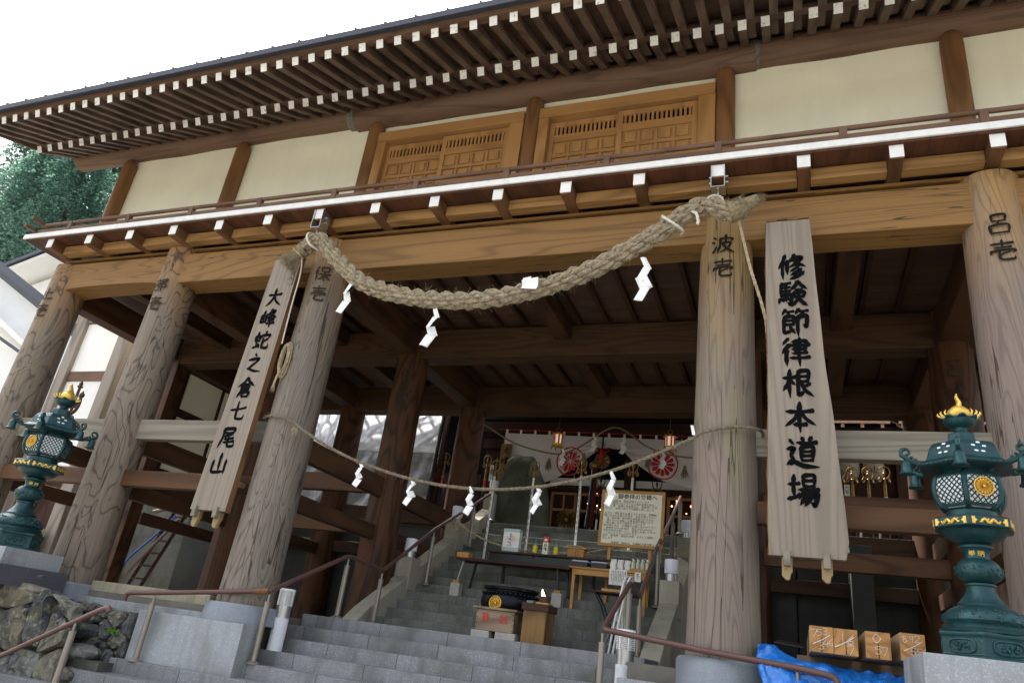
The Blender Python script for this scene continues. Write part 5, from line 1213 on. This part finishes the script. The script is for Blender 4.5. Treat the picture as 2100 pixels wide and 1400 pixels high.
b.f.append(tuple(range(n))[::-1]); b.f.append(tuple(range(4*n,5*n))); st=part('stone',b,m_mon,t,smooth=True)
b=MB()
for s,x,z in (('ほは残せ',-4.92,3.2),('生命のしせに',-5.06,3.42),('きよきもの',-5.2,3.25),('くとも',-5.32,3.25),('神主白',-5.38,2.95)): type_on(b,s,(x,6.17,z),.07,vertical=True)
part('carved_characters',b,m_black,st,fix=False)
# ================================================================== inner hall on the terrace
H=thing('inner_hall','dark red brown worship hall behind the white crested curtain','building',(-3.5,10,2.33))
part('back_wall',MB().box(-8.9,6.0,9.62,9.8,2.33,6.0),m_dark,H)  # black wall put in for the hall's unlit depth
m_hallw=wood('hall wall boards','4a2c20','24140e','Z',.7,5,.3,plank=.3)
part('wall',MB().box(-7.4,-5.55,9.2,9.3,2.33,5.0),m_hallw,H); part('wall',MB().box(-1.1,6.0,9.2,9.3,2.33,5.0),m_red,H)
part('plaster_band',MB().box(-5.55,-1.1,9.18,9.22,3.92,4.1),m_wwall,H); part('plaster_band',MB().box(-1.1,2.2,8.9,8.93,3.72,3.86),m_wwall,H)
part('lintel',MB().box(-5.55,-1.1,9.12,9.26,3.78,3.915),m_redX,H)
for x in (-6.75,-3.55,-1.2,2.15,5.4): part('hall_post',MB().box(x-.12,x+.12,8.95,9.17,2.33,5.1),m_redX,H,bevel=.01)
part('front_beam',MB().box(-7.4,6.0,8.35,8.6,4.98,5.25),m_redX,H); part('front_beam',MB().box(-7.4,6.0,9.0,9.15,4.75,5.0),m_redX,H)
b=MB(); b.prism([(-7.6,6.5,5.02),(-7.6,6.5,5.14),(-7.6,11.5,7.5),(-7.6,11.5,7.38)],(6.9,0,0)); part('roof',b,m_roof,H)  # roof front brought forward to block sun from the stair parapets
b=MB(); b.prism([(-.62,7.72,5.185),(-.62,7.72,5.26),(-.62,11.5,7.0),(-.62,11.5,6.9)],(2.5,0,0)); part('roof',b,m_roof,H)
b=MB(); b.prism([(1.95,7.72,5.185),(1.95,7.72,5.26),(1.95,11.5,7.0),(1.95,11.5,6.9)],(4.2,0,0)); part('roof',b,m_roof,H)
part('hall_ceiling',MB().box(-7.5,6.0,8.4,9.6,5.3,5.34),m_dark,H)  # blackened so the hall's depth stays in shade
m_fas=plain('sunlit pinkish fascia','c9a596',.7,0,.1,5)  # sunlit tone of fascia and rafter ends is put into the colour
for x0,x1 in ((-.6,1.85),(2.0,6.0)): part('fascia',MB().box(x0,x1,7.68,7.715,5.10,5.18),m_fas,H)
for k in range(36):
    x=-7.3+.185*k; part('eave_rafter',MB().bar((x,6.54,4.96),(x,8.4,5.9),.06,.07),m_redX,H)
for k in range(14):
    x=-.45+.36*k; q=part('eave_rafter',MB().bar((x,7.735,5.06),(x,9.3,5.65),.06,.08),m_red,H)
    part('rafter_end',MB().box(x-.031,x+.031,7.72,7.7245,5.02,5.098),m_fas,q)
# lattice doors with little lamps glowing inside
for x0,x1 in ((-5.5,-4.85),(-4.8,-4.15),(-3.4,-2.75),(-2.7,-2.05),(-2.0,-1.35)):
    b=MB(); 
    b.box(x0,x0+.06,9.2,9.24,2.4,3.76); b.box(x1-.06,x1,9.2,9.24,2.4,3.76)
    for z in (2.4,2.85,3.3,3.7): b.box(x0+.06,x1-.06,9.2,9.24,z,z+.06)
    b.box((x0+x1)/2-.02,(x0+x1)/2+.02,9.205,9.235,2.4,3.76)
    d=part('lattice_door',b,m_door,H)
    if x0<-5: 
        part('door_board',MB().box(x0+.06,x1-.06,9.242,9.25,2.4,3.76),m_hallw,d)
        b=MB(); crest(b,(-5.05,9.19,3.1),.26,nrm=(0,-1,0),th=.02); part('gilt_crest',b,m_brass,d,smooth=True)
b=MB(); rs=random.Random(2)
for cx,cz in ((-4.35,3.62),(-2.42,3.5)):
    for i in range(11): b.ball((cx+rs.uniform(-.3,.3),9.45,cz+rs.uniform(-.32,.25)),rs.uniform(.012,.024),8,6)
part('candle_lamps',b,m_glow,H)
# curtain in two swags
T=thing('crested_curtain','white shrine curtain with two red flower crests gathered up in the middle','curtain',(-4.2,8.3,3.7),)
def ctop(x): return 4.94-.022*(x+6.54)
def cbot(x):
    pts=[(-6.54,3.55),(-5.9,3.62),(-5.34,3.79),(-4.68,4.13),(-4.35,4.42),(-4.17,4.62),(-4.0,4.62),(-3.63,4.6),(-3.33,4.32),(-2.76,3.93),(-1.97,3.75),(-1.1,3.62)]
    for (a,z),(c,w) in zip(pts,pts[1:]):
        if a<=x<=c: u=(x-a)/(c-a); return z+(w-z)*u
    return pts[-1][1]
def cy(x,v):   # folds run from the gathers outward
    d=abs(x+4.08); return 8.3+.035*math.sin(14*math.atan2((ctop(x)-(ctop(x)-cbot(x))*v)-4.66,max(.05,d))*2)*min(1,1.4/(d+.3))*v+.02*math.sin(x*7)*v
for a,c in ((-6.54,-4.1),(-4.06,-1.1)):
    b=MB().grid(lambda u,v:(lambda x:V((x,cy(x,v),ctop(x)+(cbot(x)-ctop(x))*v)))(a+(c-a)*u),90,24); part('swag',b,m_cloth,T,smooth=True,fix=False)
def on_cl(mb,n0):
    for p in mb.v[n0:]: 
        v=(ctop(p.x)-p.z)/max(.05,ctop(p.x)-cbot(p.x)); p.y=cy(p.x,min(1,max(0,v)))-.008
for cx in (-4.82,-2.68):
    cz=4.28; b=MB(); b.tube(ringpts((cx,8.3,cz),.33,n=48),.016,4,False)
    for k in range(12):
        a=2*math.pi*k/12; pts=[]
        for r,w in ((.05,.007),(.12,.024),(.19,.043),(.235,.042),(.262,.02)): pts.append((r,w))
        d=(math.cos(a),math.sin(a)); tt=(-d[1],d[0])
        L_=[V((cx+d[0]*r+tt[0]*w,8.3,cz+d[1]*r+tt[1]*w)) for r,w in pts]; R2=[V((cx+d[0]*r-tt[0]*w,8.3,cz+d[1]*r-tt[1]*w)) for r,w in pts]
        n0=len(b.v); b.v+=L_+R2; b.f+=[(n0+i,n0+i+1,n0+5+i+1,n0+5+i) for i in range(4)]
    for k in range(8): a=k*math.pi/4+.3; b.box(cx+.33*math.cos(a)-.02,cx+.33*math.cos(a)+.02,8.295,8.3,cz+.33*math.sin(a)-.02,cz+.33*math.sin(a)+.02)
    on_cl(b,0); part('red_crest',b,m_crest,T,fix=False)
b=MB(); 
for k in range(15): x=-6.5+.365*k; b.box(x-.025,x+.025,8.285,8.315,ctop(x)-.02,ctop(x)+.09)
part('hanging_loops',b,m_white,T)
part('curtain_rod',MB().tube([(-6.7,8.3,5.03),(-1,8.3,4.91)],.012,8),m_crest,T)
t=thing('red_tassel','red cord bow with tassel gathering the middle of the curtain','tassel',(-4.08,8.2,4.3))
b=MB().lathe([(.012,.5),(.03,.44),(.03,.4),(.045,.37),(.05,.2),(.04,.18)],(-4.08,8.22,4.06),14); part('tassel_skirt',b,m_crest,t,smooth=True)
b=MB()
for s in (-1,1): b.tube([V((-4.08+s*(.09-.09*math.cos(a)),8.22,4.55+.04*math.sin(a))) for a in [2*math.pi*i/14 for i in range(15)]],.012,6)
part('bow',b,m_crest,t,smooth=True)
t=thing('round_gilt_ornament','round gilt pierced ornament behind the red tassel','ornament',(-4.08,8.4,4.3)); b=MB().tube(ringpts((-4.08,8.36,4.34),.17),.018,6,False); part('ring',b,m_brass,t,smooth=True); b=MB(); crest(b,(-4.08,8.38,4.34),.15,petals=8); part('rosette',b,m_brass,t)
def hang_lantern(label,x,z):
    t=thing('hanging_lantern',label,'lantern',(x,7.9,z),'gilt lanterns hanging before the curtain'); c=(x,7.9,z)
    part('roof',MB().lathe([(.04,.36),(.06,.34),(.10,.325),(.16,.30),(.165,.285),(.12,.28)],c,6),m_gold,t,bevel=.004)
    p=part('panes',MB().lathe([(.098,.08),(.098,.28)],c,6),m_pglow,t)
    b=MB()
    for i in range(6):
        a=i*math.pi/3; q=V((x+.102*math.cos(a),7.9+.102*math.sin(a),z)); b.tube([q+V((0,0,.06)),q+V((0,0,.29))],.012,6); a2=a+math.pi/6; d=V((math.cos(a2),math.sin(a2),0)); tt=V((-d.y,d.x,0))
        for s in (-.03,.03): b.tube([V(c)+d*.088+tt*s+V((0,0,.08)),V(c)+d*.088+tt*s+V((0,0,.28))],.005,4)
    part('frame',b,m_brass,p); part('base',MB().lathe([(.08,.0),(.12,.015),(.13,.04),(.13,.06),(.11,.08)],c,6),m_gold,t,bevel=.003)
    b=MB()
    for i in range(6): a=i*math.pi/3; b.tube([V((x+.12*math.cos(a),7.9+.12*math.sin(a),z+.02)),V((x+.15*math.cos(a),7.9+.15*math.sin(a),z-.01)),V((x+.13*math.cos(a),7.9+.13*math.sin(a),z-.05))],.012,6); b.tube([V((x+.16*math.cos(a),7.9+.16*math.sin(a),z+.29)),V((x+.19*math.cos(a),7.9+.19*math.sin(a),z+.32))],.01,6)
    part('scroll_feet',b,m_brass,t); b=MB().tube(ringpts((x,7.9,z+.41),.05,n=16),.008,6,False); b.tube([(x,7.9,z+.46),(x,7.9,5.3)],.004,5); part('hanger',b,m_brass,t)
hang_lantern('gilt hexagonal lantern hanging over the left curtain crest',-5.05,4.50); hang_lantern('gilt hexagonal lantern hanging over the right curtain crest',-2.48,4.50)
rope_thing('old brown rope looped in two sags before the curtain',[(-7.3,7.8,5.15),(-6.85,7.8,4.95),(-6.05,7.8,4.53),(-5.06,7.8,4.31),(-4.6,7.8,4.43),(-4.39,7.8,4.55),(-3.9,7.8,4.9),(-3.66,7.8,4.96),(-3.4,7.8,4.85),(-2.94,7.8,4.53),(-2.4,7.8,4.36),(-1.88,7.8,4.32),(-1.3,7.8,4.4)],.022,m_strawd)
for i,(x,z) in enumerate(((-5.17,4.28),(-4.36,4.42),(-2.9,4.42),(-2.12,4.22))):
    t=thing('straw_tassel',('leftmost','second','third','rightmost')[i]+' of four dark straw tassels hanging from the rope before the curtain','tassel',(x,7.78,z-.35),'straw tassels before the curtain'); part('binding',MB().lathe([(.012,-.08),(.03,-.1),(.04,-.14),(.03,-.16)],(x,7.78,z),12),m_strawd,t,smooth=True)
    b=MB(); tuft(b,(x,7.78,z-.15),(0,0,-1),.22,.035,110,.9,.004); part('skirt',b,m_strawd,t)
for i,(x,z) in enumerate(((-4.88,4.42),(-4.17,4.75),(-3.5,4.72),(-2.62,4.42))):
    shide(('leftmost','second','third','rightmost')[i]+' of four white zigzag streamers hanging before the curtain',x,7.76,z,.38,-.02,4,.11,'white streamers before the curtain',seed=30+i)
t=thing('hall_name_plank','vertical wooden plank with brushed characters left of the curtain','sign',(-6.4,8.15,3.7)); part('plank',MB().box(-6.54,-6.26,8.14,8.17,3.6,4.62),m_stand,t,bevel=.005); b=MB()
write(b,'大',(-6.4,8.137,4.45),.2); write(b,'峰',(-6.4,8.137,4.2),.21); write(b,'山',(-6.4,8.137,3.95),.2); part('lettering',b,m_ink,t,fix=False)
# bell rope, streamers and dark rings inside
t=thing('bell_pull','thick bell pull of red, black and white cloth strips before the hall doors','bell rope',(-4.18,8.0,2.7))
b=MB().ball((-4.17,8.0,4.12),.10,14,10); part('bell',b,m_brass,t,smooth=True)
rs=random.Random(8)
for mt,nm,dx in ((m_dred,'red_cloth',.05),(m_black,'black_cloth',0),(m_cloth,'white_cloth',-.03)):
    b=MB(); b.tube([(-4.17+dx,8.0+dx*.4,4.05),(-4.17+dx*1.3,8.0,3.6),(-4.2+dx*1.5,8.02,3.1),(-4.22+dx*1.7,8.0,2.75)],[.03,.04,.05,.045] if mt!=m_cloth else [.012]*4,8); part(nm,b,mt,t,smooth=True)
t=thing('dark_ring_staff','black ring headed staff behind the notice board','staff',(-2.73,8.0,2.33)); part('pole',MB().tube([(-2.73,8,2.35),(-2.73,8,3.55)],.02,8),m_black,t); staff_head(t,-2.73,8,3.62,1.2,m_black)
t=thing('dark_ring_staff','black and white ring headed staff beside the bell pull','staff',(-4.0,7.9,2.33)); part('pole',MB().tube([(-3.98,7.9,2.9),(-3.95,7.9,3.55)],.022,8),m_black,t); part('pole_tip',MB().tube([(-4.0,7.9,2.5),(-3.98,7.9,2.9)],.022,8),m_white,t); staff_head(t,-3.95,7.9,3.62,1,m_black)
t=thing('notice_sheet','white paper with small writing on the wall right of the monument','paper',(-5.1,9.1,2.9)); part('sheet',MB().box(-5.95,-5.7,9.14,9.145,2.75,3.25),m_white,t); b=MB(); type_on(b,'本日の',(-5.8,9.138,3.15),.06,vertical=True); part('lettering',b,m_inkfade,t,fix=False)
# red shafted ringed staffs along the hall wall
for i,(x,y,z) in enumerate(((-8.13,8.0,4.1),(-7.9,8.0,4.05),(-7.55,8.0,4.1),(-6.78,8.0,4.02),(.83,7.0,3.74),(1.05,7.0,3.75),(1.32,7.0,3.76),(1.59,7.0,3.78),(2.6,7.0,3.8))):
    left=i<4; n_=['leftmost','second from left','third from left','nearest the monument'] if left else ['half hidden behind the sign','leftmost clear','middle','second from right','rightmost, behind the lantern']
    t=thing('red_shaft_staff',('red and black ringed staff at the hall left side, ' if left else 'red and black ringed staff at the hall right side, ')+n_[i if left else i-4],'staff',(x,y,2.33),'red shafted ringed staffs along the hall')
    part('copper_neck',MB().tube([(x,y,z-.32),(x,y,z-.08)],.026,12),m_brass,t,smooth=True); part('red_grip',MB().tube([(x,y,z-.58),(x,y,z-.345)],.03,12),m_redp,t,smooth=True)
    part('band',MB().tube([(x,y,z-.345),(x,y,z-.32)],.032,12),m_steel,t); part('band',MB().tube([(x,y,z-.605),(x,y,z-.58)],.032,12),m_steel,t); part('black_shaft',MB().tube([(x,y,2.35),(x,y,z-.605)],.024,12),m_black,t,smooth=True); staff_head(t,x,y,z,1.12,m_brass)
for i,(x,lab) in enumerate(((1.1,'left'),(1.55,'right'))):
    t=thing('paper_lantern',lab+' of two white paper lanterns with black characters behind the red staffs','lantern',(x,8.3,4.1),'white paper lanterns'); c=(x,8.3,4.1)
    part('shade',MB().lathe([(.09,0),(.15,.04),(.19,.14),(.2,.26),(.19,.4),(.15,.5),(.09,.54)],c,28),m_dimpaper,t,smooth=True); part('rim',MB().lathe([(.095,-.03),(.095,.01)],c,20),m_black,t); part('rim',MB().lathe([(.095,.53),(.095,.57)],c,20),m_black,t); part('hanger',MB().tube([(x,8.3,4.67),(x,8.3,5.4)],.006,5),m_black,t)
    b=MB(); write(b,'本',(x,8.098,4.45),.15); write(b,'山',(x,8.098,4.28),.15); part('lettering',b,m_ink,t,fix=False)
for x,y,z,lab in ((.95,6.98,3.48,'narrow white name card hanging among the staffs on the right'),(-6.62,7.95,3.85,'narrow white name card hanging among the staffs on the left')):
    t=thing('name_card',lab,'card',(x,y,z-.2)); part('card',MB().box(x-.045,x+.045,y-.003,y,z-.2,z+.18),m_white,t); b=MB(); type_on(b,'大峯山寺',(x,y-.004,z+.1),.075,vertical=True); part('lettering',b,m_ink,t,fix=False)
t=thing('terrace_railing','grey steel railing along the terrace edge at the right','railing',(2.5,6.05,2.33))
part('rail',MB().tube([(-.3,6.05,2.68),(5.8,6.05,2.68)],.024,8),m_iron,t)
for k in range(20): part('post',MB().tube([(-.1+.29*k,6.05,2.33),(-.1+.29*k,6.05,2.66)],.022,8),m_steel if k%3 else m_iron,t)
# concrete retaining walls below the terrace
t=thing('retaining_wall','dark concrete retaining wall behind the right pillars','wall',(2.3,5.75,0)); part('wall',MB().box(-1.48,.02,5.62,5.84,Z0,2.31),m_dconc,t,bevel=.01); part('wall',MB().box(.04,6.4,5.62,5.84,Z0,2.31),m_dconc,t,bevel=.01); part('buttress',MB().box(.8,1.1,4.9,5.61,Z0,2.2),m_dconc,t,bevel=.01)
t=thing('retaining_wall','dark concrete retaining wall behind the left pillars','wall',(-9,5.75,0)); part('wall',MB().box(-13,-5.95,5.66,5.84,Z0,2.31),m_dconc,t,bevel=.01)
# translucent sheets hung from a lean-to on the left
t=thing('lean_to','lean-to shed with thin rafters behind the plastic sheets','shed',(-10,8.6,2.33))
b=MB(); b.prism([(-12.9,8.0,5.50),(-12.9,8.0,5.55),(-12.9,10.5,6.2),(-12.9,10.5,6.15)],(5.0,0,0)); part('roof',b,m_roof,t)
for k in range(13): part('rafter',MB().bar((-12.7+.38*k,7.56,5.33),(-12.7+.38*k,10.0,5.98),.05,.07),m_pine,t)
for x in (-12.7,-10.6,-8.0): part('post',MB().box(x-.05,x+.05,7.9,8.0,2.33,5.4),m_redX,t)
part('back_wall',MB().box(-12.8,-7.6,10.0,10.1,2.33,6.1),m_wwall,t); part('dark_boards',MB().box(-12.8,-7.6,9.6,9.7,2.33,4.2),m_brownboard,t)
t2=thing('downpipe','black rain downpipe at the right corner of the lean-to','pipe',(-8.05,7.8,2.33)); part('pipe',MB().tube([(-8.0,7.5,5.4),(-7.95,7.6,5.25),(-8.0,7.75,5.1),(-8.02,7.75,4.9),(-8.1,7.75,2.4)],.045,10),m_black,t2,smooth=True)
def sheet(label,x0,x1,zt_,zb,y,mat,seed,sk=0):
    b=MB().grid(lambda u,v:V((x0+(x1-x0)*u+sk*v,y+.06*mnoise.noise(V((u*9+v*4,v*4-u*3,seed)))+.05*math.sin(u*17+v*9+seed)*(.3+v),zt_+(zb-zt_)*v+.04*mnoise.noise(V((u*4,seed,0))))),44,26); return tag(part('plastic_sheet',b,mat,smooth=True,fix=False),label,'plastic sheet','plastic sheets hung on the lean-to')
sheet('small bright plastic sheet at the left of the lean-to',-11.9,-10.85,5.2,3.9,7.7,m_plastic,1); sheet('wide bright crumpled plastic sheet in the middle of the lean-to',-10.4,-8.05,5.18,4.25,7.7,m_plastic,2,-.02)
sheet('dull grey plastic sheet below the bright one on the lean-to',-10.4,-8.1,4.23,2.5,7.74,m_sheet2,5); sheet('dull grey plastic sheet at the far left below the small bright one',-12.4,-10.5,3.88,2.4,7.74,m_sheet2,7)
# ================================================================== left: side building, white house, odds and ends
t=thing('side_building','narrow side building with white panels between grey posts at the left end','building',(-14,3.2,.3))
for x0,x1 in ((-15.0,-14.72),(-13.56,-13.24)): part('post',MB().box(x0,x1,2.73,3.05,.3,5.85),m_greypost,t,bevel=.008)
part('post',MB().box(-13.0,-12.86,3.3,3.5,.3,5.0),m_greypost,t,bevel=.006)
part('panel',MB().box(-14.72,-13.56,2.83,2.9,2.35,5.58),m_wwall,t); part('rail',MB().box(-14.72,-13.56,2.80,2.96,4.2,4.42),m_railing,t,bevel=.005); part('rail',MB().box(-15.2,-13.24,2.78,3.0,5.6,5.8),m_greypost,t,bevel=.005)
part('gable_panel',MB().box(-15.6,-13.0,2.9,3.0,5.8,6.3),m_wwall,t); part('lower_boards',MB().box(-14.9,-12.4,3.1,3.2,.3,2.4),m_brownboard,t); part('lower_boards',MB().box(-19,-15.0,2.0,2.2,.3,3.0),m_brownboard,t); part('rail',MB().box(-14.72,-13.0,2.95,3.08,2.3,2.42),m_railing,t)
t=thing('meter_box','beige meter box with a round dial hanging on a post behind the left lantern','meter',(-13.4,2.45,.6)); part('case',MB().box(-13.75,-13.33,2.3,2.6,.62,1.05),m_beige,t,bevel=.02); part('dial',MB().lathe([(.05,0),(.05,.02)],(0,0,0),16).__class__().add([(-13.48+.05*math.cos(q),2.297,.85+.07*math.sin(q)) for q in [2*math.pi*i/18 for i in range(18)]],[tuple(range(18))]),m_black,t); part('vent',MB().box(-13.7,-13.4,2.33,2.5,.42,.6),m_black,t)
Wh=thing('white_house','white rendered house with dark blue roof edges left of the gate','building',(-21,6,0))
b=MB(); b.prism([(-24,4.6,-1),(-16.6,4.6,-1),(-16.6,4.6,5.6),(-19.5,4.6,7.3),(-24,4.6,9.6)],(0,3,-1.5)); part('wall',b,m_wwall,Wh)
def slab(x0,z0,x1,z1,y0,y1,th,mat,nm,par,drop=0): 
    b=MB(); b.prism([(x0,y0,z0),(x1,y0,z1),(x1,y0,z1+th),(x0,y0,z0+th)],(0,y1-y0,-drop)); return part(nm,b,mat,par)
slab(-24.6,10.0,-16.2,5.72,4.0,8,.24,m_slate,'roof',Wh,2.0)
slab(-24,8.65,-16.4,4.55,3.9,4.5,.14,m_wwall,'barge_board',Wh,.4)
part('wall_strip',MB().bar((-18.9,4.57,7.0),(-18.9,4.57,4.4),.07,.03,up=(0,1,0)),m_greypost,Wh)
part('pipe',MB().bar((-20.0,3.9,6.15),(-18.0,3.9,5.3),.07,.07),m_slate,Wh)
b=MB(); b.prism([(-29,9,-1),(-18,9,-1),(-18,9,13.4),(-29,9,10.4)],(0,3,0)); part('rear_wall',b,m_wwall,Wh); slab(-29.4,10.45,-17,13.95,8.0,12.2,.1,m_wwall,'soffit',Wh); slab(-29.5,10.56,-16.9,14.1,7.9,12.3,.16,m_slate,'roof',Wh)
t=thing('wooden_ladder','old wooden ladder leaning against the dark wall behind the second pillar','ladder',(-12.2,4.2,.2))
for s in (0,.34): part('stringer',MB().bar((-12.55+s,4.1,.2),(-12.25+s,4.5,1.95),.05,.07),m_brownboard,t)
for k in range(6): part('rung',MB().bar((-12.5+.055*k,4.12+.07*k,.45+.26*k),(-12.17+.055*k,4.12+.07*k,.45+.26*k),.035,.035),m_brownboard,t)
t=thing('scrap_pipe','grey plastic pipe leaning on the old ladder','pipe',(-12.3,4,.3)); part('pipe',MB().tube([(-12.5,3.95,.5),(-11.9,4.3,1.7)],.035,8),m_railpost,t); t=thing('blue_hose','blue hose draped over the old ladder','hose',(-12.4,4,.3)); part('hose',MB().tube([(-12.7,3.9,.3),(-12.55,3.95,.8),(-12.2,4.1,1.3),(-11.9,4.2,1.75)],.02,8),m_blue,t)
tag(part('scrap_pole',MB().tube([(-12.35,4,1.75),(-11.85,4.3,1.98)],.04,8),m_railpost),'short grey pole lying across the top of the old ladder','pole')
# ================================================================== lumber on a blue tarpaulin
def lump(x0,x1,z0,z1,txt,label,y0=-.5):
    t=thing('timber_beam',label,'timber',((x0+x1)/2,.6,z0),'sawn timber beams on the blue tarpaulin')
    part('beam',MB().box(x0,x1,y0,1.7,z0,z1),m_lumber,t,bevel=.004); e=part('end_grain',MB().box(x0+.001,x1-.001,y0-.003,y0-.0004,z0+.001,z1-.001),m_end,t)
    b=MB()
    for ch,cx,cz,sz in txt: write(b,ch,(x0+(x1-x0)*cx,y0-.004,z0+(z1-z0)*cz),sz,w=.045,thin=True)
    part('chalk_marks',b,m_chalk,e,fix=False); part('drying_crack',MB().box((x0+x1)/2-.003,(x0+x1)/2+.003,y0-.0045,y0-.0032,z0+.002,(z0+z1)/2+.015),m_dark,e)
lump(.105,.287,.345,.548,(('7',.2,.72,.07),('5',.42,.76,.06),('3',.68,.82,.06),('/',.5,.5,.13),('3',.5,.25,.06),('4',.7,.38,.06),('6',.9,.42,.06)),'sawn timber beam with chalk sums, leftmost of the row')
lump(.290,.472,.343,.546,(('1',.4,.7,.08),('6',.72,.6,.08),('7',.7,.22,.08),('/',.45,.5,.14)),'sawn timber beam with chalk figures, second from the left and touching the first')
lump(.53,.715,.345,.55,(('0',.45,.76,.08),('5',.5,.32,.07),('7',.75,.3,.07)),'sawn timber beam with a chalk loop, third from the left')
lump(.785,.965,.355,.565,(('8',.2,.78,.06),('9',.45,.8,.06),('2',.7,.82,.06),('/',.5,.55,.13),('5',.5,.35,.06),('5',.75,.35,.06),('6',.95,.4,.05)),'sawn timber beam with chalk sums, rightmost of the row')
b=MB()
def tf(u,v):
    x=-.30+1.22*u; fr=.265-.05*u; 
    if v<.45: y=1.6-1.9*(v/.45); z=fr+.01
    else: q=(v-.45)/.55; y=-.30-.34*math.sin(q*1.6); z=fr+.01-.40*q
    w=V((x+.05*math.sin(v*9+u*5)*v,y,z)); n_=mnoise.noise(V((u*4,v*4,0)))*.08+abs(mnoise.noise(V((u*9+v*3,v*7,3))))*.07+abs(mnoise.noise(V((u*21,v*16+u*8,5))))*.03
    return w+V((0,-abs(n_)*1.2 if v>.4 else 0,min(.03,n_*.6) if v<.45 else n_*.5))+V((0,0,.085*math.exp(-((u-.1)**2)*70)*math.exp(-((v-.5)**2)*14)))
b.grid(tf,70,60); tag(part('blue_tarpaulin',b,m_tarp,solid=.004,smooth=True,fix=False),'crumpled blue tarpaulin under the sawn timber spilling over the ledge','tarpaulin')
b=MB().prism([(-.2,.3,.42),(.06,.3,.40),(.04,.5,.43),(-.16,.5,.45)],(0,0,.015)); tag(part('black_sheet',b,m_black),'small black board lying at the left end of the timber','board')
tag(part('timber_bearer',MB().box(.0,.98,.35,.45,.27,.342),m_lumber),'cross bearer under the row of sawn timber','timber')
# ================================================================== trees behind on the left
def conifer(label,x,y,z,h,R,n,seed,mat,group):
    t=thing('cypress_tree',label,'tree',(x,y,z),group); rs=random.Random(seed)
    part('trunk',MB().tube([(x,y,z),(x+.1,y,z+h*.5),(x,y,z+h*.95)],[.28,.17,.03],8),m_bark,t,smooth=True)
    b=MB(); limbs=MB()
    for i in range(int(n*2.2)):
        u=rs.random()**.8; zz=z+h*(.12+.88*u); rmax=R*(1-u)**.75*(.75+.5*mnoise.noise(V((seed,u*7,math.sin(i)))))+.15
        k=int(rs.random()*9); a=rs.uniform(0,6.28); lob=1+.3*math.sin(a*3+zz*1.7+seed)+.22*math.sin(a*7-zz*2.3)
        r=rmax*lob*(rs.random()**.35); p=V((x+r*math.cos(a),y+r*math.sin(a),zz-.25*r+rs.gauss(0,.1)))
        d=V((math.cos(a),math.sin(a),rs.uniform(-.5,.25))).normalized()
        for q in range(3):
            dd=(d+V((rs.gauss(0,.5),rs.gauss(0,.5),rs.gauss(0,.4)))).normalized(); s=rs.uniform(.10,.2); sd=dd.cross(V((rs.gauss(0,1),rs.gauss(0,1),rs.gauss(0,1)))).normalized()*s*.32
            b.add([p,p+dd*s*.5+sd,p+dd*s,p+dd*s*.5-sd],[(0,1,2,3)])
    for i in range(26):
        u=.1+.85*i/26; a=i*2.4; r=R*(1-u)**.75*.8; limbs.tube([(x,y,z+h*u),(x+r*math.cos(a),y+r*math.sin(a),z+h*u-.2*r)],[.05,.015],5)
    part('limb',limbs,m_bark,t); part('crown',b,mat,t,fix=False)
tr=[(-30.5,9.5,6.5,14.3,2.9,7000),(-27.5,9,5.5,14.5,2.6,7000),(-25.2,10.2,5.5,13.5,2.5,6500),(-33.5,11,7,15.5,3.2,7000),(-23.0,10.5,5.5,12.4,2.3,6000),(-29,14,8,14.6,3,6000),(-35.5,15,11,16.5,3.6,7000),(-39,13,9,16.8,3.6,7000),(-32,13,10,15.0,3.2,7000),(-21.5,12.5,5.5,12.0,2.3,5000),(-26,13.5,7,13,2.6,6000)]
lb=['tall cypress beyond the white house roof, second from the left','broad cypress beyond the white house, in the middle of the grove','cypress just left of the upper storey wall','leftmost tall cypress at the edge of the photo','short cypress close beside the upper storey','cypress in the second row between the taller ones','far left cypress in the second row','outermost cypress at the left edge','tall second row cypress left of centre in the grove','low cypress partly hidden by the gate wall','second row cypress behind the upper storey corner']
K=1.35     # the grove stands well back from the houses
tr=[(x*K,-7.5+(y+7.5)*K,z*K,h*K,r*K,n) for x,y,z,h,r,n in tr]
for i,a in enumerate(tr): conifer(lb[i],*a,i+1,m_leaf if i!=5 else m_leaf,'cypress trees behind the white house')
